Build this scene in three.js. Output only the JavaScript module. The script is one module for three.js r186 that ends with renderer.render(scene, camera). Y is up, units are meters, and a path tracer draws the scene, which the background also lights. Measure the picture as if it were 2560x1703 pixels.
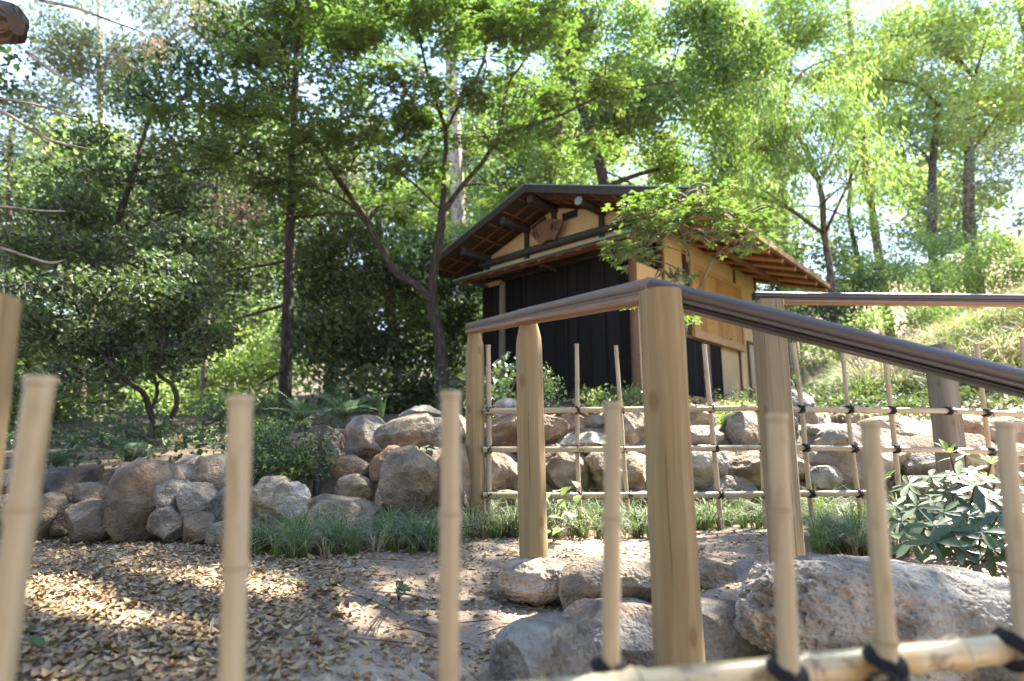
import * as THREE from 'three';
import { mergeGeometries, mergeVertices } from 'three/addons/utils/BufferGeometryUtils.js';
import { ImprovedNoise } from 'three/addons/math/ImprovedNoise.js';

// ------------------------------------------------------------------ camera, sky, sun, exposure
const F = 1330, CX = 1178.5, CY = 784, EYE = 0.48, PITCH = Math.atan(238 / F);
const scene = new THREE.Scene();
const camera = new THREE.PerspectiveCamera(2 * Math.atan(784 / F) * 180 / Math.PI, 2560 / 1703, 0.05, 400);
camera.position.set(0, EYE, 0);
camera.rotation.set(PITCH, 0, 0);
camera.focus = 2.45;
camera.userData.fStop = 1.9;
const SUN = new THREE.Vector3(0.53, 0.83, -0.34).normalize();
const renderer = new THREE.WebGLRenderer({ antialias: true });
renderer.toneMapping = THREE.LinearToneMapping;
renderer.toneMappingExposure = 7.4;
renderer.shadowMap.enabled = true;
{
  const W = 256, H = 128, data = new Float32Array(W * H * 4);
  for (let j = 0; j < H; j++) for (let i = 0; i < W; i++) {
    const el = ((j + 0.5) / H - 0.5) * Math.PI, s = Math.max(0, Math.sin(el)), k = Math.pow(1 - s, 3.5), o = (j * W + i) * 4;
    data[o] = 0.15 + 0.28 * k; data[o + 1] = 0.225 + 0.23 * k; data[o + 2] = 0.4 + 0.08 * k; data[o + 3] = 1;
    if (el < 0) { data[o] = 0.2; data[o + 1] = 0.2; data[o + 2] = 0.17; }
  }
  const sky = new THREE.DataTexture(data, W, H, THREE.RGBAFormat, THREE.FloatType);
  sky.mapping = THREE.EquirectangularReflectionMapping; sky.magFilter = THREE.LinearFilter; sky.needsUpdate = true;
  scene.background = sky; scene.environment = sky;
}
const sun = new THREE.DirectionalLight(new THREE.Color(1, 0.93, 0.82), 5);
sun.position.copy(SUN).multiplyScalar(60); sun.castShadow = true; sun.shadow.radius = 1;
Object.assign(sun.shadow.camera, { left: -30, right: 30, top: 30, bottom: -30, near: 1, far: 150 });
sun.shadow.mapSize.set(4096, 4096);
scene.add(sun, sun.target);

// ------------------------------------------------------------------ helpers
function rng(a) { return () => { a |= 0; a = a + 0x6D2B79F5 | 0; let t = Math.imul(a ^ a >>> 15, 1 | a); t = t + Math.imul(t ^ t >>> 7, 61 | t) ^ t; return ((t ^ t >>> 14) >>> 0) / 4294967296; }; }
const V = (x, y, z) => new THREE.Vector3(x, y, z);
const perlin = new ImprovedNoise();
const fbm = (x, y, z, o = 4) => { let s = 0, a = 1, f = 1; for (let i = 0; i < o; i++) { s += a * perlin.noise(x * f + 17.3 * i, y * f + 5.1 * i, z * f + 9.7 * i); a *= 0.5; f *= 2.03; } return s; };
const ss = (a, b, x) => { const t = Math.min(1, Math.max(0, (x - a) / (b - a))); return t * t * (3 - 2 * t); };
const lerp = (a, b, t) => a + (b - a) * t;
// the place that was measured at (x, y) on the picture, at a distance d ahead
function P(x, y, d) {
  const cx = (x - CX) / F, cy = -(y - CY) / F, c = Math.cos(PITCH), s = Math.sin(PITCH);
  const k = d / (c - cy * s);
  return V(cx * k, EYE + (cy * c + s) * k, -d);
}
const names = new Map();
function numbered(n) { const k = names.get(n) ?? 0; names.set(n, k + 1); return k ? n + '_' + String(k).padStart(3, '0') : n; }
function thing(name, label, category, pos = V(0, 0, 0), group) {
  const o = new THREE.Group(); o.name = numbered(name); o.position.copy(pos); o.userData = { label, category };
  if (group) o.userData.group = group;
  scene.add(o); return o;
}
function mesh(name, geo, mat, parent, kind) {
  const m = new THREE.Mesh(geo, mat); m.name = parent ? name : numbered(name); m.castShadow = m.receiveShadow = true;
  if (kind) m.userData.kind = kind;
  (parent ?? scene).add(m); return m;
}
const tagged = (m, label, category, group) => { Object.assign(m.userData, { label, category }); if (group) m.userData.group = group; return m; };
const clean = (g) => { for (const k of Object.keys(g.attributes)) if (!['position', 'normal', 'uv'].includes(k)) g.deleteAttribute(k); return g; };
const merge = (list) => mergeGeometries(list.map(clean), false);
const moved = (g, v) => g.translate(-v.x, -v.y, -v.z);

// ------------------------------------------------------------------ textures
function hash2(x, y, s) { let h = Math.imul(x, 374761393) ^ Math.imul(y, 668265263) ^ Math.imul(s, 2246822519); h = Math.imul(h ^ h >>> 13, 1274126177); return ((h ^ h >>> 16) >>> 0) / 4294967296; }
function vn(u, v, pu, pv, s) {
  const x = u * pu, y = v * pv, xi = Math.floor(x), yi = Math.floor(y), fx = x - xi, fy = y - yi, a = fx * fx * (3 - 2 * fx), b = fy * fy * (3 - 2 * fy);
  const X = ((xi % pu) + pu) % pu, Y = ((yi % pv) + pv) % pv, X1 = (X + 1) % pu, Y1 = (Y + 1) % pv;
  return lerp(lerp(hash2(X, Y, s), hash2(X1, Y, s), a), lerp(hash2(X, Y1, s), hash2(X1, Y1, s), a), b);
}
function fb(u, v, pu, pv, s, o = 4) { let r = 0, a = 0.5; for (let i = 0; i < o; i++) { r += a * vn(u, v, pu << i, pv << i, s + i * 7); a *= 0.5; } return r / (1 - Math.pow(0.5, o)); }
function texture(size, srgb, fn, metres = [1, 1]) {
  const data = new Uint8Array(size * size * 4);
  for (let j = 0; j < size; j++) for (let i = 0; i < size; i++) {
    const c = fn(i / size, j / size), o = (j * size + i) * 4;
    for (let k = 0; k < 3; k++) { let x = Math.min(1, Math.max(0, Array.isArray(c) ? c[k] : c)); if (srgb) x = x <= 0.0031308 ? 12.92 * x : 1.055 * Math.pow(x, 1 / 2.4) - 0.055; data[o + k] = x * 255; }
    data[o + 3] = 255;
  }
  const t = new THREE.DataTexture(data, size, size, THREE.RGBAFormat);
  t.wrapS = t.wrapT = THREE.RepeatWrapping; t.magFilter = THREE.LinearFilter; t.colorSpace = srgb ? THREE.SRGBColorSpace : THREE.NoColorSpace;
  t.repeat.set(1 / metres[0], 1 / metres[1]); t.needsUpdate = true; return t;
}
const mixc = (a, b, t) => a.map((x, i) => lerp(x, b[i], Math.min(1, Math.max(0, t))));
const KNOTS = [[0.28, 0.33, 0.045], [0.66, 0.81, 0.04], [0.05, 0.62, 0.032], [0.48, 0.55, 0.022], [0.86, 0.2, 0.034]];
const wrapd = (a) => a - Math.round(a);
const knotAt = (u, v) => { let best = 9, push = 0; for (const [a, b, r] of KNOTS) { const du = wrapd(u - a), dv = wrapd(v - b) * 1.5, d = Math.hypot(du, dv) / r; best = Math.min(best, d); push += -Math.sign(du) * r * Math.exp(-Math.pow(dv / (r * 3), 2)) * Math.exp(-Math.abs(du) / (r * 2.2)); } return [best, push]; };
const checkAt = (u, v) => { let k = 0; for (const [a, v0, v1, w] of [[0.4, 0.05, 0.6, 0.004], [0.73, 0.3, 0.72, 0.003], [0.15, 0.7, 0.98, 0.003], [0.57, 0.0, 0.22, 0.0025], [0.93, 0.4, 0.9, 0.003]]) { const c = a + 0.012 * (fb(v, a, 9, 3, 55, 3) - 0.5); k = Math.max(k, ss(w, w * 0.4, Math.abs(u - c)) * ss(v0, v0 + 0.1, v) * ss(v1, v1 - 0.1, v)); } return k; };
const grainOf = (u, v, s) => { const [d, push] = knotAt(u, v), q = u + push + 0.012 * (fb(u, v, 3, 3, s + 30, 2) - 0.5); return d < 1 ? 0.3 + 0.25 * Math.sin(d * 9) * 0.5 : 0.55 * fb(q, v, 24, 2, s, 4) + 0.3 * fb(q, v, 90, 3, s + 50, 3) + 0.15 * fb(q, v, 6, 3, s + 90, 2); };
const T = {
  grain: texture(512, true, (u, v) => { const g = grainOf(u, v, 3), k = ss(0.35, 0.7, g), d = ss(0.6, 0.75, fb(u, v, 5, 3, 61, 4)); let c = mixc(mixc([0.74, 0.71, 0.66], [1, 0.98, 0.94], k), [0.78, 0.76, 0.73], d * 0.6); const [kd] = knotAt(u, v); c = mixc(c, [0.6, 0.4, 0.24], ss(1.7, 0.6, kd) * 0.65); return mixc(c, [0.12, 0.1, 0.08], checkAt(u, v)); }, [0.35, 0.9]),
  grainBump: texture(512, false, (u, v) => grainOf(u, v, 3) * (1 - checkAt(u, v)), [0.35, 0.9]),
  rock: texture(512, true, (u, v) => {
    const a = fb(u, v, 5, 5, 11, 5), b = fb(u, v, 28, 28, 21, 4), c = fb(u, v, 90, 90, 31, 2), l = ss(0.56, 0.68, fb(u, v, 8, 8, 44, 5));
    let k = mixc([0.5, 0.47, 0.43], [1, 0.97, 0.92], 0.75 * a + 0.3 * b + 0.2 * c - 0.12); k = mixc(k, [0.9, 0.72, 0.55], ss(0.5, 0.7, fb(u, v, 6, 6, 71, 5)) * 0.5); k = mixc(k, [0.3, 0.28, 0.25], ss(0.56, 0.66, fb(u, v, 5, 7, 87, 5)) * 0.6); return mixc(k, [1, 1, 0.96], l * 0.55);
  }, [0.8, 0.8]),
  rockBump: texture(512, false, (u, v) => 0.45 * fb(u, v, 10, 10, 15, 5) + 0.4 * fb(u, v, 48, 48, 25, 4) + 0.15 * ss(0.3, 0.5, fb(u, v, 60, 60, 35, 2)), [0.5, 0.5]),
  soil: texture(1024, true, (u, v) => { const a = fb(u, v, 6, 6, 5, 5), b = fb(u, v, 60, 60, 6, 4), c = hash2(Math.floor(u * 500), Math.floor(v * 500), 3); let k = mixc([0.5, 0.45, 0.4], [1, 0.93, 0.86], 0.6 * a + 0.5 * b); return mixc(k, c > 0.5 ? [1, 0.95, 0.88] : [0.35, 0.3, 0.26], c > 0.96 || c < 0.06 ? 0.5 : 0.06); }, [1.1, 1.1]),
  soilBump: texture(1024, false, (u, v) => 0.5 * fb(u, v, 14, 14, 8, 4) + 0.5 * fb(u, v, 90, 90, 9, 4), [1.1, 1.1]),
  bark: texture(512, true, (u, v) => { const g = fb(u, v, 14, 5, 12, 5), k = ss(0.3, 0.65, g); return mixc(mixc([0.4, 0.36, 0.33], [1, 0.95, 0.9], k), [0.85, 0.95, 0.75], ss(0.6, 0.7, fb(u, v, 5, 5, 77, 4)) * 0.5); }, [0.4, 0.5]),
  barkBump: texture(512, false, (u, v) => ss(0.25, 0.7, fb(u, v, 14, 5, 12, 5)), [0.4, 0.5]),
  plaster: texture(512, true, (u, v) => mixc([0.86, 0.84, 0.8], [1, 1, 1], 0.7 * fb(u, v, 4, 4, 91, 5) + 0.4 * fb(u, v, 70, 70, 92, 3)), [1.3, 1.3]),
  plasterBump: texture(512, false, (u, v) => fb(u, v, 60, 60, 93, 4), [1.3, 1.3]),
  bamboo: texture(512, true, (u, v) => { const s = fb(u, v, 40, 2, 101, 3), b = fb(u, v, 4, 5, 103, 4), sp = ss(0.6, 0.78, fb(u, v, 6, 9, 107, 5)); return mixc(mixc([0.66, 0.6, 0.5], [1, 0.99, 0.96], 0.8 * s + 0.55 * b - 0.1), [0.55, 0.46, 0.34], sp * 0.6); }, [0.16, 0.7]),
  bambooOld: texture(512, true, (u, v) => { const a = fb(u, v, 3, 4, 141, 5), b = fb(u, v, 4, 20, 151, 5), c = fb(u, v, 20, 60, 161, 3); let k = mixc([1, 0.95, 0.85], [0.85, 0.73, 0.5], ss(0.42, 0.62, a)); k = mixc(k, [0.25, 0.2, 0.15], ss(0.55, 0.7, b * 0.8 + c * 0.2) * 0.75); return k; }, [0.14, 0.5]),
  lacquer: texture(512, true, (u, v) => { const g = fb(u, v, 30, 2, 121, 4), w = ss(0.58, 0.7, fb(u, v, 14, 2, 131, 4)); return mixc(mixc([0.7, 0.67, 0.66], [1, 1, 1], g), [1.0, 0.9, 0.84], w); }, [0.15, 1.1]),
};
const std = (c, o = {}) => new THREE.MeshStandardMaterial({ color: new THREE.Color().setRGB(...c), roughness: 0.85, ...o });
const wood = (c, o = {}) => std(c, { map: T.grain, bumpMap: T.grainBump, bumpScale: 0.002, roughness: 0.75, ...o });
const dull = (c) => new THREE.MeshPhysicalMaterial({ color: new THREE.Color().setRGB(...c), map: T.grain, bumpMap: T.grainBump, bumpScale: 0.002, roughness: 0.8, specularIntensity: 0.35 });
const M = {
  post: wood([0.32, 0.235, 0.115]), postGrey: wood([0.255, 0.205, 0.125]), darkPost: wood([0.2, 0.18, 0.15]),
  railGrey: wood([0.165, 0.135, 0.11], { roughness: 0.6 }), railDark: std([0.08, 0.066, 0.06], { map: T.lacquer, bumpMap: T.grainBump, bumpScale: 0.0012, roughness: 0.4 }), railBlack: std([0.035, 0.027, 0.024], { map: T.lacquer, roughness: 0.35 }),
  board: wood([0.3, 0.175, 0.105], { roughness: 0.7 }), cut: wood([0.4, 0.25, 0.13]),
  bamboo: std([0.42, 0.355, 0.24], { map: T.bamboo, roughness: 0.42, bumpMap: T.bamboo, bumpScale: 0.0005 }), bambooOld: std([0.55, 0.47, 0.32], { map: T.bambooOld, roughness: 0.3, bumpMap: T.bambooOld, bumpScale: 0.0004 }), bambooNode: std([0.2, 0.135, 0.08], { roughness: 0.6 }), bambooGrey: std([0.41, 0.345, 0.26], { map: T.bamboo, roughness: 0.5 }),
  cord: std([0.012, 0.012, 0.014], { roughness: 0.9 }),
  rock: std([1, 1, 1], { map: T.rock, bumpMap: T.rockBump, bumpScale: 0.02, vertexColors: true, roughness: 0.92 }),
  soil: std([1, 1, 1], { map: T.soil, bumpMap: T.soilBump, bumpScale: 0.012, vertexColors: true, roughness: 0.96 }),
  concrete: std([0.45, 0.42, 0.37], { map: T.soil, bumpMap: T.rockBump, bumpScale: 0.01, roughness: 0.95 }),
  bark: std([0.2, 0.155, 0.12], { map: T.bark, bumpMap: T.barkBump, bumpScale: 0.015, roughness: 0.95 }), barkDark: std([0.085, 0.068, 0.055], { map: T.bark, bumpMap: T.barkBump, bumpScale: 0.012, roughness: 0.95 }),
  barkPale: std([0.5, 0.43, 0.36], { map: T.bark, bumpMap: T.barkBump, bumpScale: 0.006, roughness: 0.9 }), barkRed: std([0.055, 0.042, 0.034], { map: T.bark, bumpMap: T.barkBump, bumpScale: 0.02, roughness: 0.95 }),
  ochre: std([0.64, 0.47, 0.25], { map: T.plaster, bumpMap: T.plasterBump, bumpScale: 0.002, roughness: 0.95 }),
  plank: dull([0.012, 0.011, 0.011]), plankB: dull([0.017, 0.016, 0.017]), plankC: dull([0.009, 0.008, 0.008]),
  beam: wood([0.045, 0.036, 0.03], { roughness: 0.7 }), log: wood([0.06, 0.055, 0.05], { roughness: 0.65 }), logEnd: std([0.3, 0.34, 0.35], { roughness: 0.8 }),
  brown: wood([0.16, 0.08, 0.045]), rafterLit: wood([0.42, 0.2, 0.09]), rafter: wood([0.27, 0.14, 0.07]), lath: wood([0.24, 0.12, 0.06]), soffit: wood([0.075, 0.048, 0.034]), shingle: wood([0.09, 0.07, 0.055]),  // rafterLit: glow under the right eave put into a lighter rafter colour
  copper: std([0.2, 0.34, 0.29], { roughness: 0.6, metalness: 0.2 }),
  shutterA: wood([0.5, 0.27, 0.08]), shutterB: wood([0.42, 0.22, 0.065]), shutterC: wood([0.56, 0.32, 0.11]), frame: wood([0.56, 0.35, 0.16]),
  sign: wood([0.22, 0.11, 0.06]), ink: std([0.02, 0.022, 0.024]), paper: std([0.5, 0.4, 0.28]),
  plastic: std([0.02, 0.02, 0.022], { roughness: 0.5 }),
};
const leafMat = (c, o = {}) => new THREE.MeshPhysicalMaterial({ color: new THREE.Color().setRGB(...c), roughness: 0.88, transmission: 0.55, thickness: 0, side: THREE.DoubleSide, clearcoat: 0.25, clearcoatRoughness: 0.35, ...o });
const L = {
  maple: leafMat([0.135, 0.225, 0.035], { transmission: 0.6 }), oak: leafMat([0.072, 0.125, 0.026]), bright: leafMat([0.26, 0.38, 0.08], { transmission: 0.6 }), lance: leafMat([0.23, 0.35, 0.07], { transmission: 0.6 }),  // bright and lance: sunlight on the trees put into lighter leaf colour
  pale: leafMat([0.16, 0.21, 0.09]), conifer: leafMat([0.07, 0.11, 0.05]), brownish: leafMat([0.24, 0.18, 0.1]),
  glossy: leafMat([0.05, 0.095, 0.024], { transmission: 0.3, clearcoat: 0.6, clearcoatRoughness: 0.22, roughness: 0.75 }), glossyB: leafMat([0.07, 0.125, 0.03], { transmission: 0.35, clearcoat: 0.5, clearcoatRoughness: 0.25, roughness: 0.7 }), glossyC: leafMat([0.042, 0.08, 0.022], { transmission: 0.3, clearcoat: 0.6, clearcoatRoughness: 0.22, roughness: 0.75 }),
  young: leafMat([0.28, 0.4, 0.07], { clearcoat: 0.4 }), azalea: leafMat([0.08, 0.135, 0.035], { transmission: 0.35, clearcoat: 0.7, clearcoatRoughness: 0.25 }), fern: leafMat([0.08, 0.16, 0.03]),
  blade: leafMat([0.1, 0.165, 0.035], { transmission: 0.4, clearcoat: 0.2 }), bladeLit: leafMat([0.15, 0.23, 0.045], { transmission: 0.45, clearcoat: 0.2 }), bladeDry: leafMat([0.4, 0.34, 0.18], { transmission: 0.4 }),  // the lighter green copy of blade has sunlight put into its colour
};
const litterMat = std([0.5, 0.36, 0.2], { side: THREE.DoubleSide, roughness: 0.7 });

// ------------------------------------------------------------------ geometry makers
function box(w, h, d, at = [0, 0, 0], grain = 'y', rot) {
  const g = new THREE.BoxGeometry(w, h, d), uv = g.attributes.uv, dims = [[d, h], [d, h], [w, d], [w, d], [w, h], [w, h]], ax = [['z', 'y'], ['z', 'y'], ['x', 'z'], ['x', 'z'], ['x', 'y'], ['x', 'y']];
  const off = hash2(Math.round(at[0] * 997 + at[1] * 331), Math.round(at[2] * 613 + w * 77), 9) * 3;
  for (let f = 0; f < 6; f++) for (let k = 0; k < 4; k++) {
    const i = f * 4 + k; let a = uv.getX(i) * dims[f][0], b = uv.getY(i) * dims[f][1];
    if (ax[f][0] === grain) [a, b] = [b, a];
    uv.setXY(i, a + off, b + off * 1.7);
  }
  if (rot) g.rotateX(rot[0]).rotateY(rot[1]).rotateZ(rot[2]);
  return g.translate(...at);
}
// a bent round limb through points with a radius at each; pts [[Vector3, r]...]
function tube(pts, sides = 8, per = 5, wob = 0, caps = true) {
  const curve = new THREE.CatmullRomCurve3(pts.map((p) => p[0]), false, 'centripetal'), n = (pts.length - 1) * per;
  const pos = [], nor = [], uv = [], idx = [];
  let N = null, len = 0, last = null;
  for (let i = 0; i <= n; i++) {
    const t = i / n, c = curve.getPoint(t), tan = curve.getTangent(t), s = t * (pts.length - 1), k = Math.min(pts.length - 2, Math.floor(s)), r = lerp(pts[k][1], pts[k + 1][1], s - k);
    if (!N) N = Math.abs(tan.y) > 0.9 ? V(1, 0, 0) : V(0, 1, 0);
    N.addScaledVector(tan, -N.dot(tan)).normalize();
    const B = tan.clone().cross(N);
    if (last) len += c.distanceTo(last); last = c;
    for (let j = 0; j <= sides; j++) {
      const a = j / sides * Math.PI * 2, d = N.clone().multiplyScalar(Math.cos(a)).addScaledVector(B, Math.sin(a));
      const rr = r * (1 + (wob ? wob * perlin.noise(Math.cos(a) * 1.3 + c.x * 3, Math.sin(a) * 1.3 + c.z * 3, len * 2.2 / Math.max(0.1, pts[0][1] * 8)) : 0));
      pos.push(c.x + d.x * rr, c.y + d.y * rr, c.z + d.z * rr); nor.push(d.x, d.y, d.z); uv.push(j / sides * 2 * Math.PI * pts[0][1], len);
    }
  }
  for (let i = 0; i < n; i++) for (let j = 0; j < sides; j++) { const a = i * (sides + 1) + j, b = a + sides + 1; idx.push(a, a + 1, b, b, a + 1, b + 1); }
  if (caps) for (const [row, flip] of [[0, false], [n, true]]) {
    const c = pos.length / 3, cc = curve.getPoint(row / n), tn = curve.getTangent(row / n).multiplyScalar(flip ? 1 : -1);
    pos.push(cc.x, cc.y, cc.z); nor.push(tn.x, tn.y, tn.z); uv.push(0, 0);
    for (let j = 0; j <= sides; j++) { const a = (row * (sides + 1) + j) * 3; pos.push(pos[a], pos[a + 1], pos[a + 2]); nor.push(tn.x, tn.y, tn.z); uv.push(Math.cos(j) * 0.02, Math.sin(j) * 0.02); }
    for (let j = 0; j < sides; j++) flip ? idx.push(c, c + 1 + j, c + 2 + j) : idx.push(c, c + 2 + j, c + 1 + j);
  }
  const g = new THREE.BufferGeometry();
  g.setAttribute('position', new THREE.Float32BufferAttribute(pos, 3)); g.setAttribute('normal', new THREE.Float32BufferAttribute(nor, 3)); g.setAttribute('uv', new THREE.Float32BufferAttribute(uv, 2)); g.setIndex(idx);
  return g;
}
// a straight bamboo cane from a to b with raised nodes, a slight bow, closed ends
function cane(a, b, r, spacing, seed, bow = 0.004) {
  const R = rng(seed), len = a.distanceTo(b), dir = b.clone().sub(a).normalize(), side = V(R() - 0.5, (R() - 0.5) * 0.3, R() - 0.5); side.addScaledVector(dir, -side.dot(dir)).normalize();
  const stops = [[0, 1.0]], sp = spacing * (0.85 + 0.3 * R());
  for (let s = sp * (0.3 + 0.5 * R()); s < len - 0.02; s += sp * (0.9 + 0.2 * R())) stops.push([s - 0.9 * r, 1.0], [s - 0.4 * r, 1.1], [s - 0.1 * r, 1.27], [s + 0.1 * r, 1.06], [s + 0.3 * r, 1.17], [s + 0.8 * r, 1.0]);
  stops.push([len - 0.9 * r, 1.0], [len - 0.5 * r, 1.09], [len, 1.14]);
  const sides = 14, pos = [], nor = [], uv = [], idx = [];
  const N = side, B = dir.clone().cross(N);
  const good = stops.filter((s, i) => i === 0 || s[0] > stops[i - 1][0] + 1e-5);
  good.forEach(([s, k], i) => {
    const w = Math.sin(s / len * Math.PI) * bow + bow * 0.5 * Math.sin(s / len * 7 + seed), c = a.clone().addScaledVector(dir, s).addScaledVector(N, w), taper = 1 - 0.06 * s / len;
    for (let j = 0; j <= sides; j++) { const t = j / sides * Math.PI * 2, d = N.clone().multiplyScalar(Math.cos(t)).addScaledVector(B, Math.sin(t)), rr = r * k * taper; pos.push(c.x + d.x * rr, c.y + d.y * rr, c.z + d.z * rr); nor.push(d.x, d.y, d.z); uv.push(j / sides * 2 * Math.PI * r + seed * 0.13, s + seed * 0.37); }
  });
  for (let i = 0; i < good.length - 1; i++) for (let j = 0; j < sides; j++) { const p = i * (sides + 1) + j, q = p + sides + 1; idx.push(p, p + 1, q, q, p + 1, q + 1); }
  for (const end of [0, good.length - 1]) {
    const up = end ? 1 : -1, o = pos.length / 3, cc = V(0, 0, 0);
    for (let j = 0; j < sides; j++) cc.add(V(...pos.slice((end * (sides + 1) + j) * 3, (end * (sides + 1) + j) * 3 + 3)));
    cc.multiplyScalar(1 / sides);
    const ring = (k, dz) => { for (let j = 0; j <= sides; j++) { const q = (end * (sides + 1) + j) * 3, p = V(pos[q], pos[q + 1], pos[q + 2]).sub(cc).multiplyScalar(k).add(cc).addScaledVector(dir, dz * up); pos.push(p.x, p.y, p.z); nor.push(dir.x * up, dir.y * up, dir.z * up); uv.push(j * 0.01, k * 0.02 + 0.3); } };
    ring(1, 0); ring(0.8, 0.001); ring(0.72, end ? -0.004 : 0); ring(0.01, end ? -0.005 : 0);
    for (let k = 0; k < 3; k++) for (let j = 0; j < sides; j++) { const p = o + k * (sides + 1) + j, q = p + sides + 1; up > 0 ? idx.push(p, p + 1, q, q, p + 1, q + 1) : idx.push(p, q, p + 1, q, q + 1, p + 1); }
  }
  const g = new THREE.BufferGeometry();
  g.setAttribute('position', new THREE.Float32BufferAttribute(pos, 3)); g.setAttribute('normal', new THREE.Float32BufferAttribute(nor, 3)); g.setAttribute('uv', new THREE.Float32BufferAttribute(uv, 2)); g.setIndex(idx);
  const q = new THREE.Quaternion().setFromUnitVectors(V(0, 0, 1), dir), ringAt = (s, rr, t) => { const w = Math.sin(s / len * Math.PI) * bow + bow * 0.5 * Math.sin(s / len * 7 + seed), c = a.clone().addScaledVector(dir, s).addScaledVector(N, w); return new THREE.TorusGeometry(rr, t, 6, 18).applyQuaternion(q).translate(c.x, c.y, c.z); };
  const rings = []; for (let i = 3; i < good.length - 3; i += 6) { const s = good[i][0]; if (good[i][1] > 1.2) rings.push(ringAt(s + 0.16 * r, r * 1.06 * (1 - 0.06 * s / len), r * 0.095)); }
  rings.push(ringAt(len - 0.62 * r, r * 1.0, r * 0.06));
  g.userData.nodes = merge(rings);
  return g;
}
// a cane and the dark rings at its nodes, under a fence standing at o
function addCane(name, g, mat, parent, o) { const n = g.userData.nodes; moved(g, o); delete g.userData.nodes; const m = mesh(name, g, mat, parent); mesh('node_rings', moved(n, o), M.bambooNode, m); return m; }
// a closed outline swept straight from a to b (up stays up)
function sweep(profile, a, b, smooth = true, n = 1) {
  const dir = b.clone().sub(a), len = dir.length(); dir.normalize();
  const right = V(-dir.z, 0, dir.x).normalize(), up = right.clone().cross(dir).normalize(), pos = [], uv = [], idx = [], k = profile.length;
  for (let s = 0; s <= n; s++) { let per = 0; for (let i = 0; i <= k; i++) { const p = profile[i % k], q = profile[(i + k - 1) % k]; if (i) per += Math.hypot(p[0] - q[0], p[1] - q[1]); const c = a.clone().addScaledVector(dir, len * s / n).addScaledVector(right, p[0]).addScaledVector(up, p[1]); pos.push(c.x, c.y, c.z); uv.push(per, len * s / n); } }
  for (let s = 0; s < n; s++) for (let i = 0; i < k; i++) { const p = s * (k + 1) + i, q = p + k + 1; idx.push(p, q, p + 1, q, q + 1, p + 1); }
  for (const [row, flip] of [[0, 0], [n, 1]]) { const o = pos.length / 3; for (let i = 0; i < k; i++) { const q = (row * (k + 1) + i) * 3; pos.push(pos[q], pos[q + 1], pos[q + 2]); uv.push(profile[i][0], profile[i][1]); }
    for (const t of THREE.ShapeUtils.triangulateShape(profile.map((p) => new THREE.Vector2(...p)), [])) flip ? idx.push(o + t[0], o + t[2], o + t[1]) : idx.push(o + t[0], o + t[1], o + t[2]); }
  let g = new THREE.BufferGeometry();
  g.setAttribute('position', new THREE.Float32BufferAttribute(pos, 3)); g.setAttribute('uv', new THREE.Float32BufferAttribute(uv, 2)); g.setIndex(idx);
  g.computeVertexNormals(); return g;
}
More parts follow.
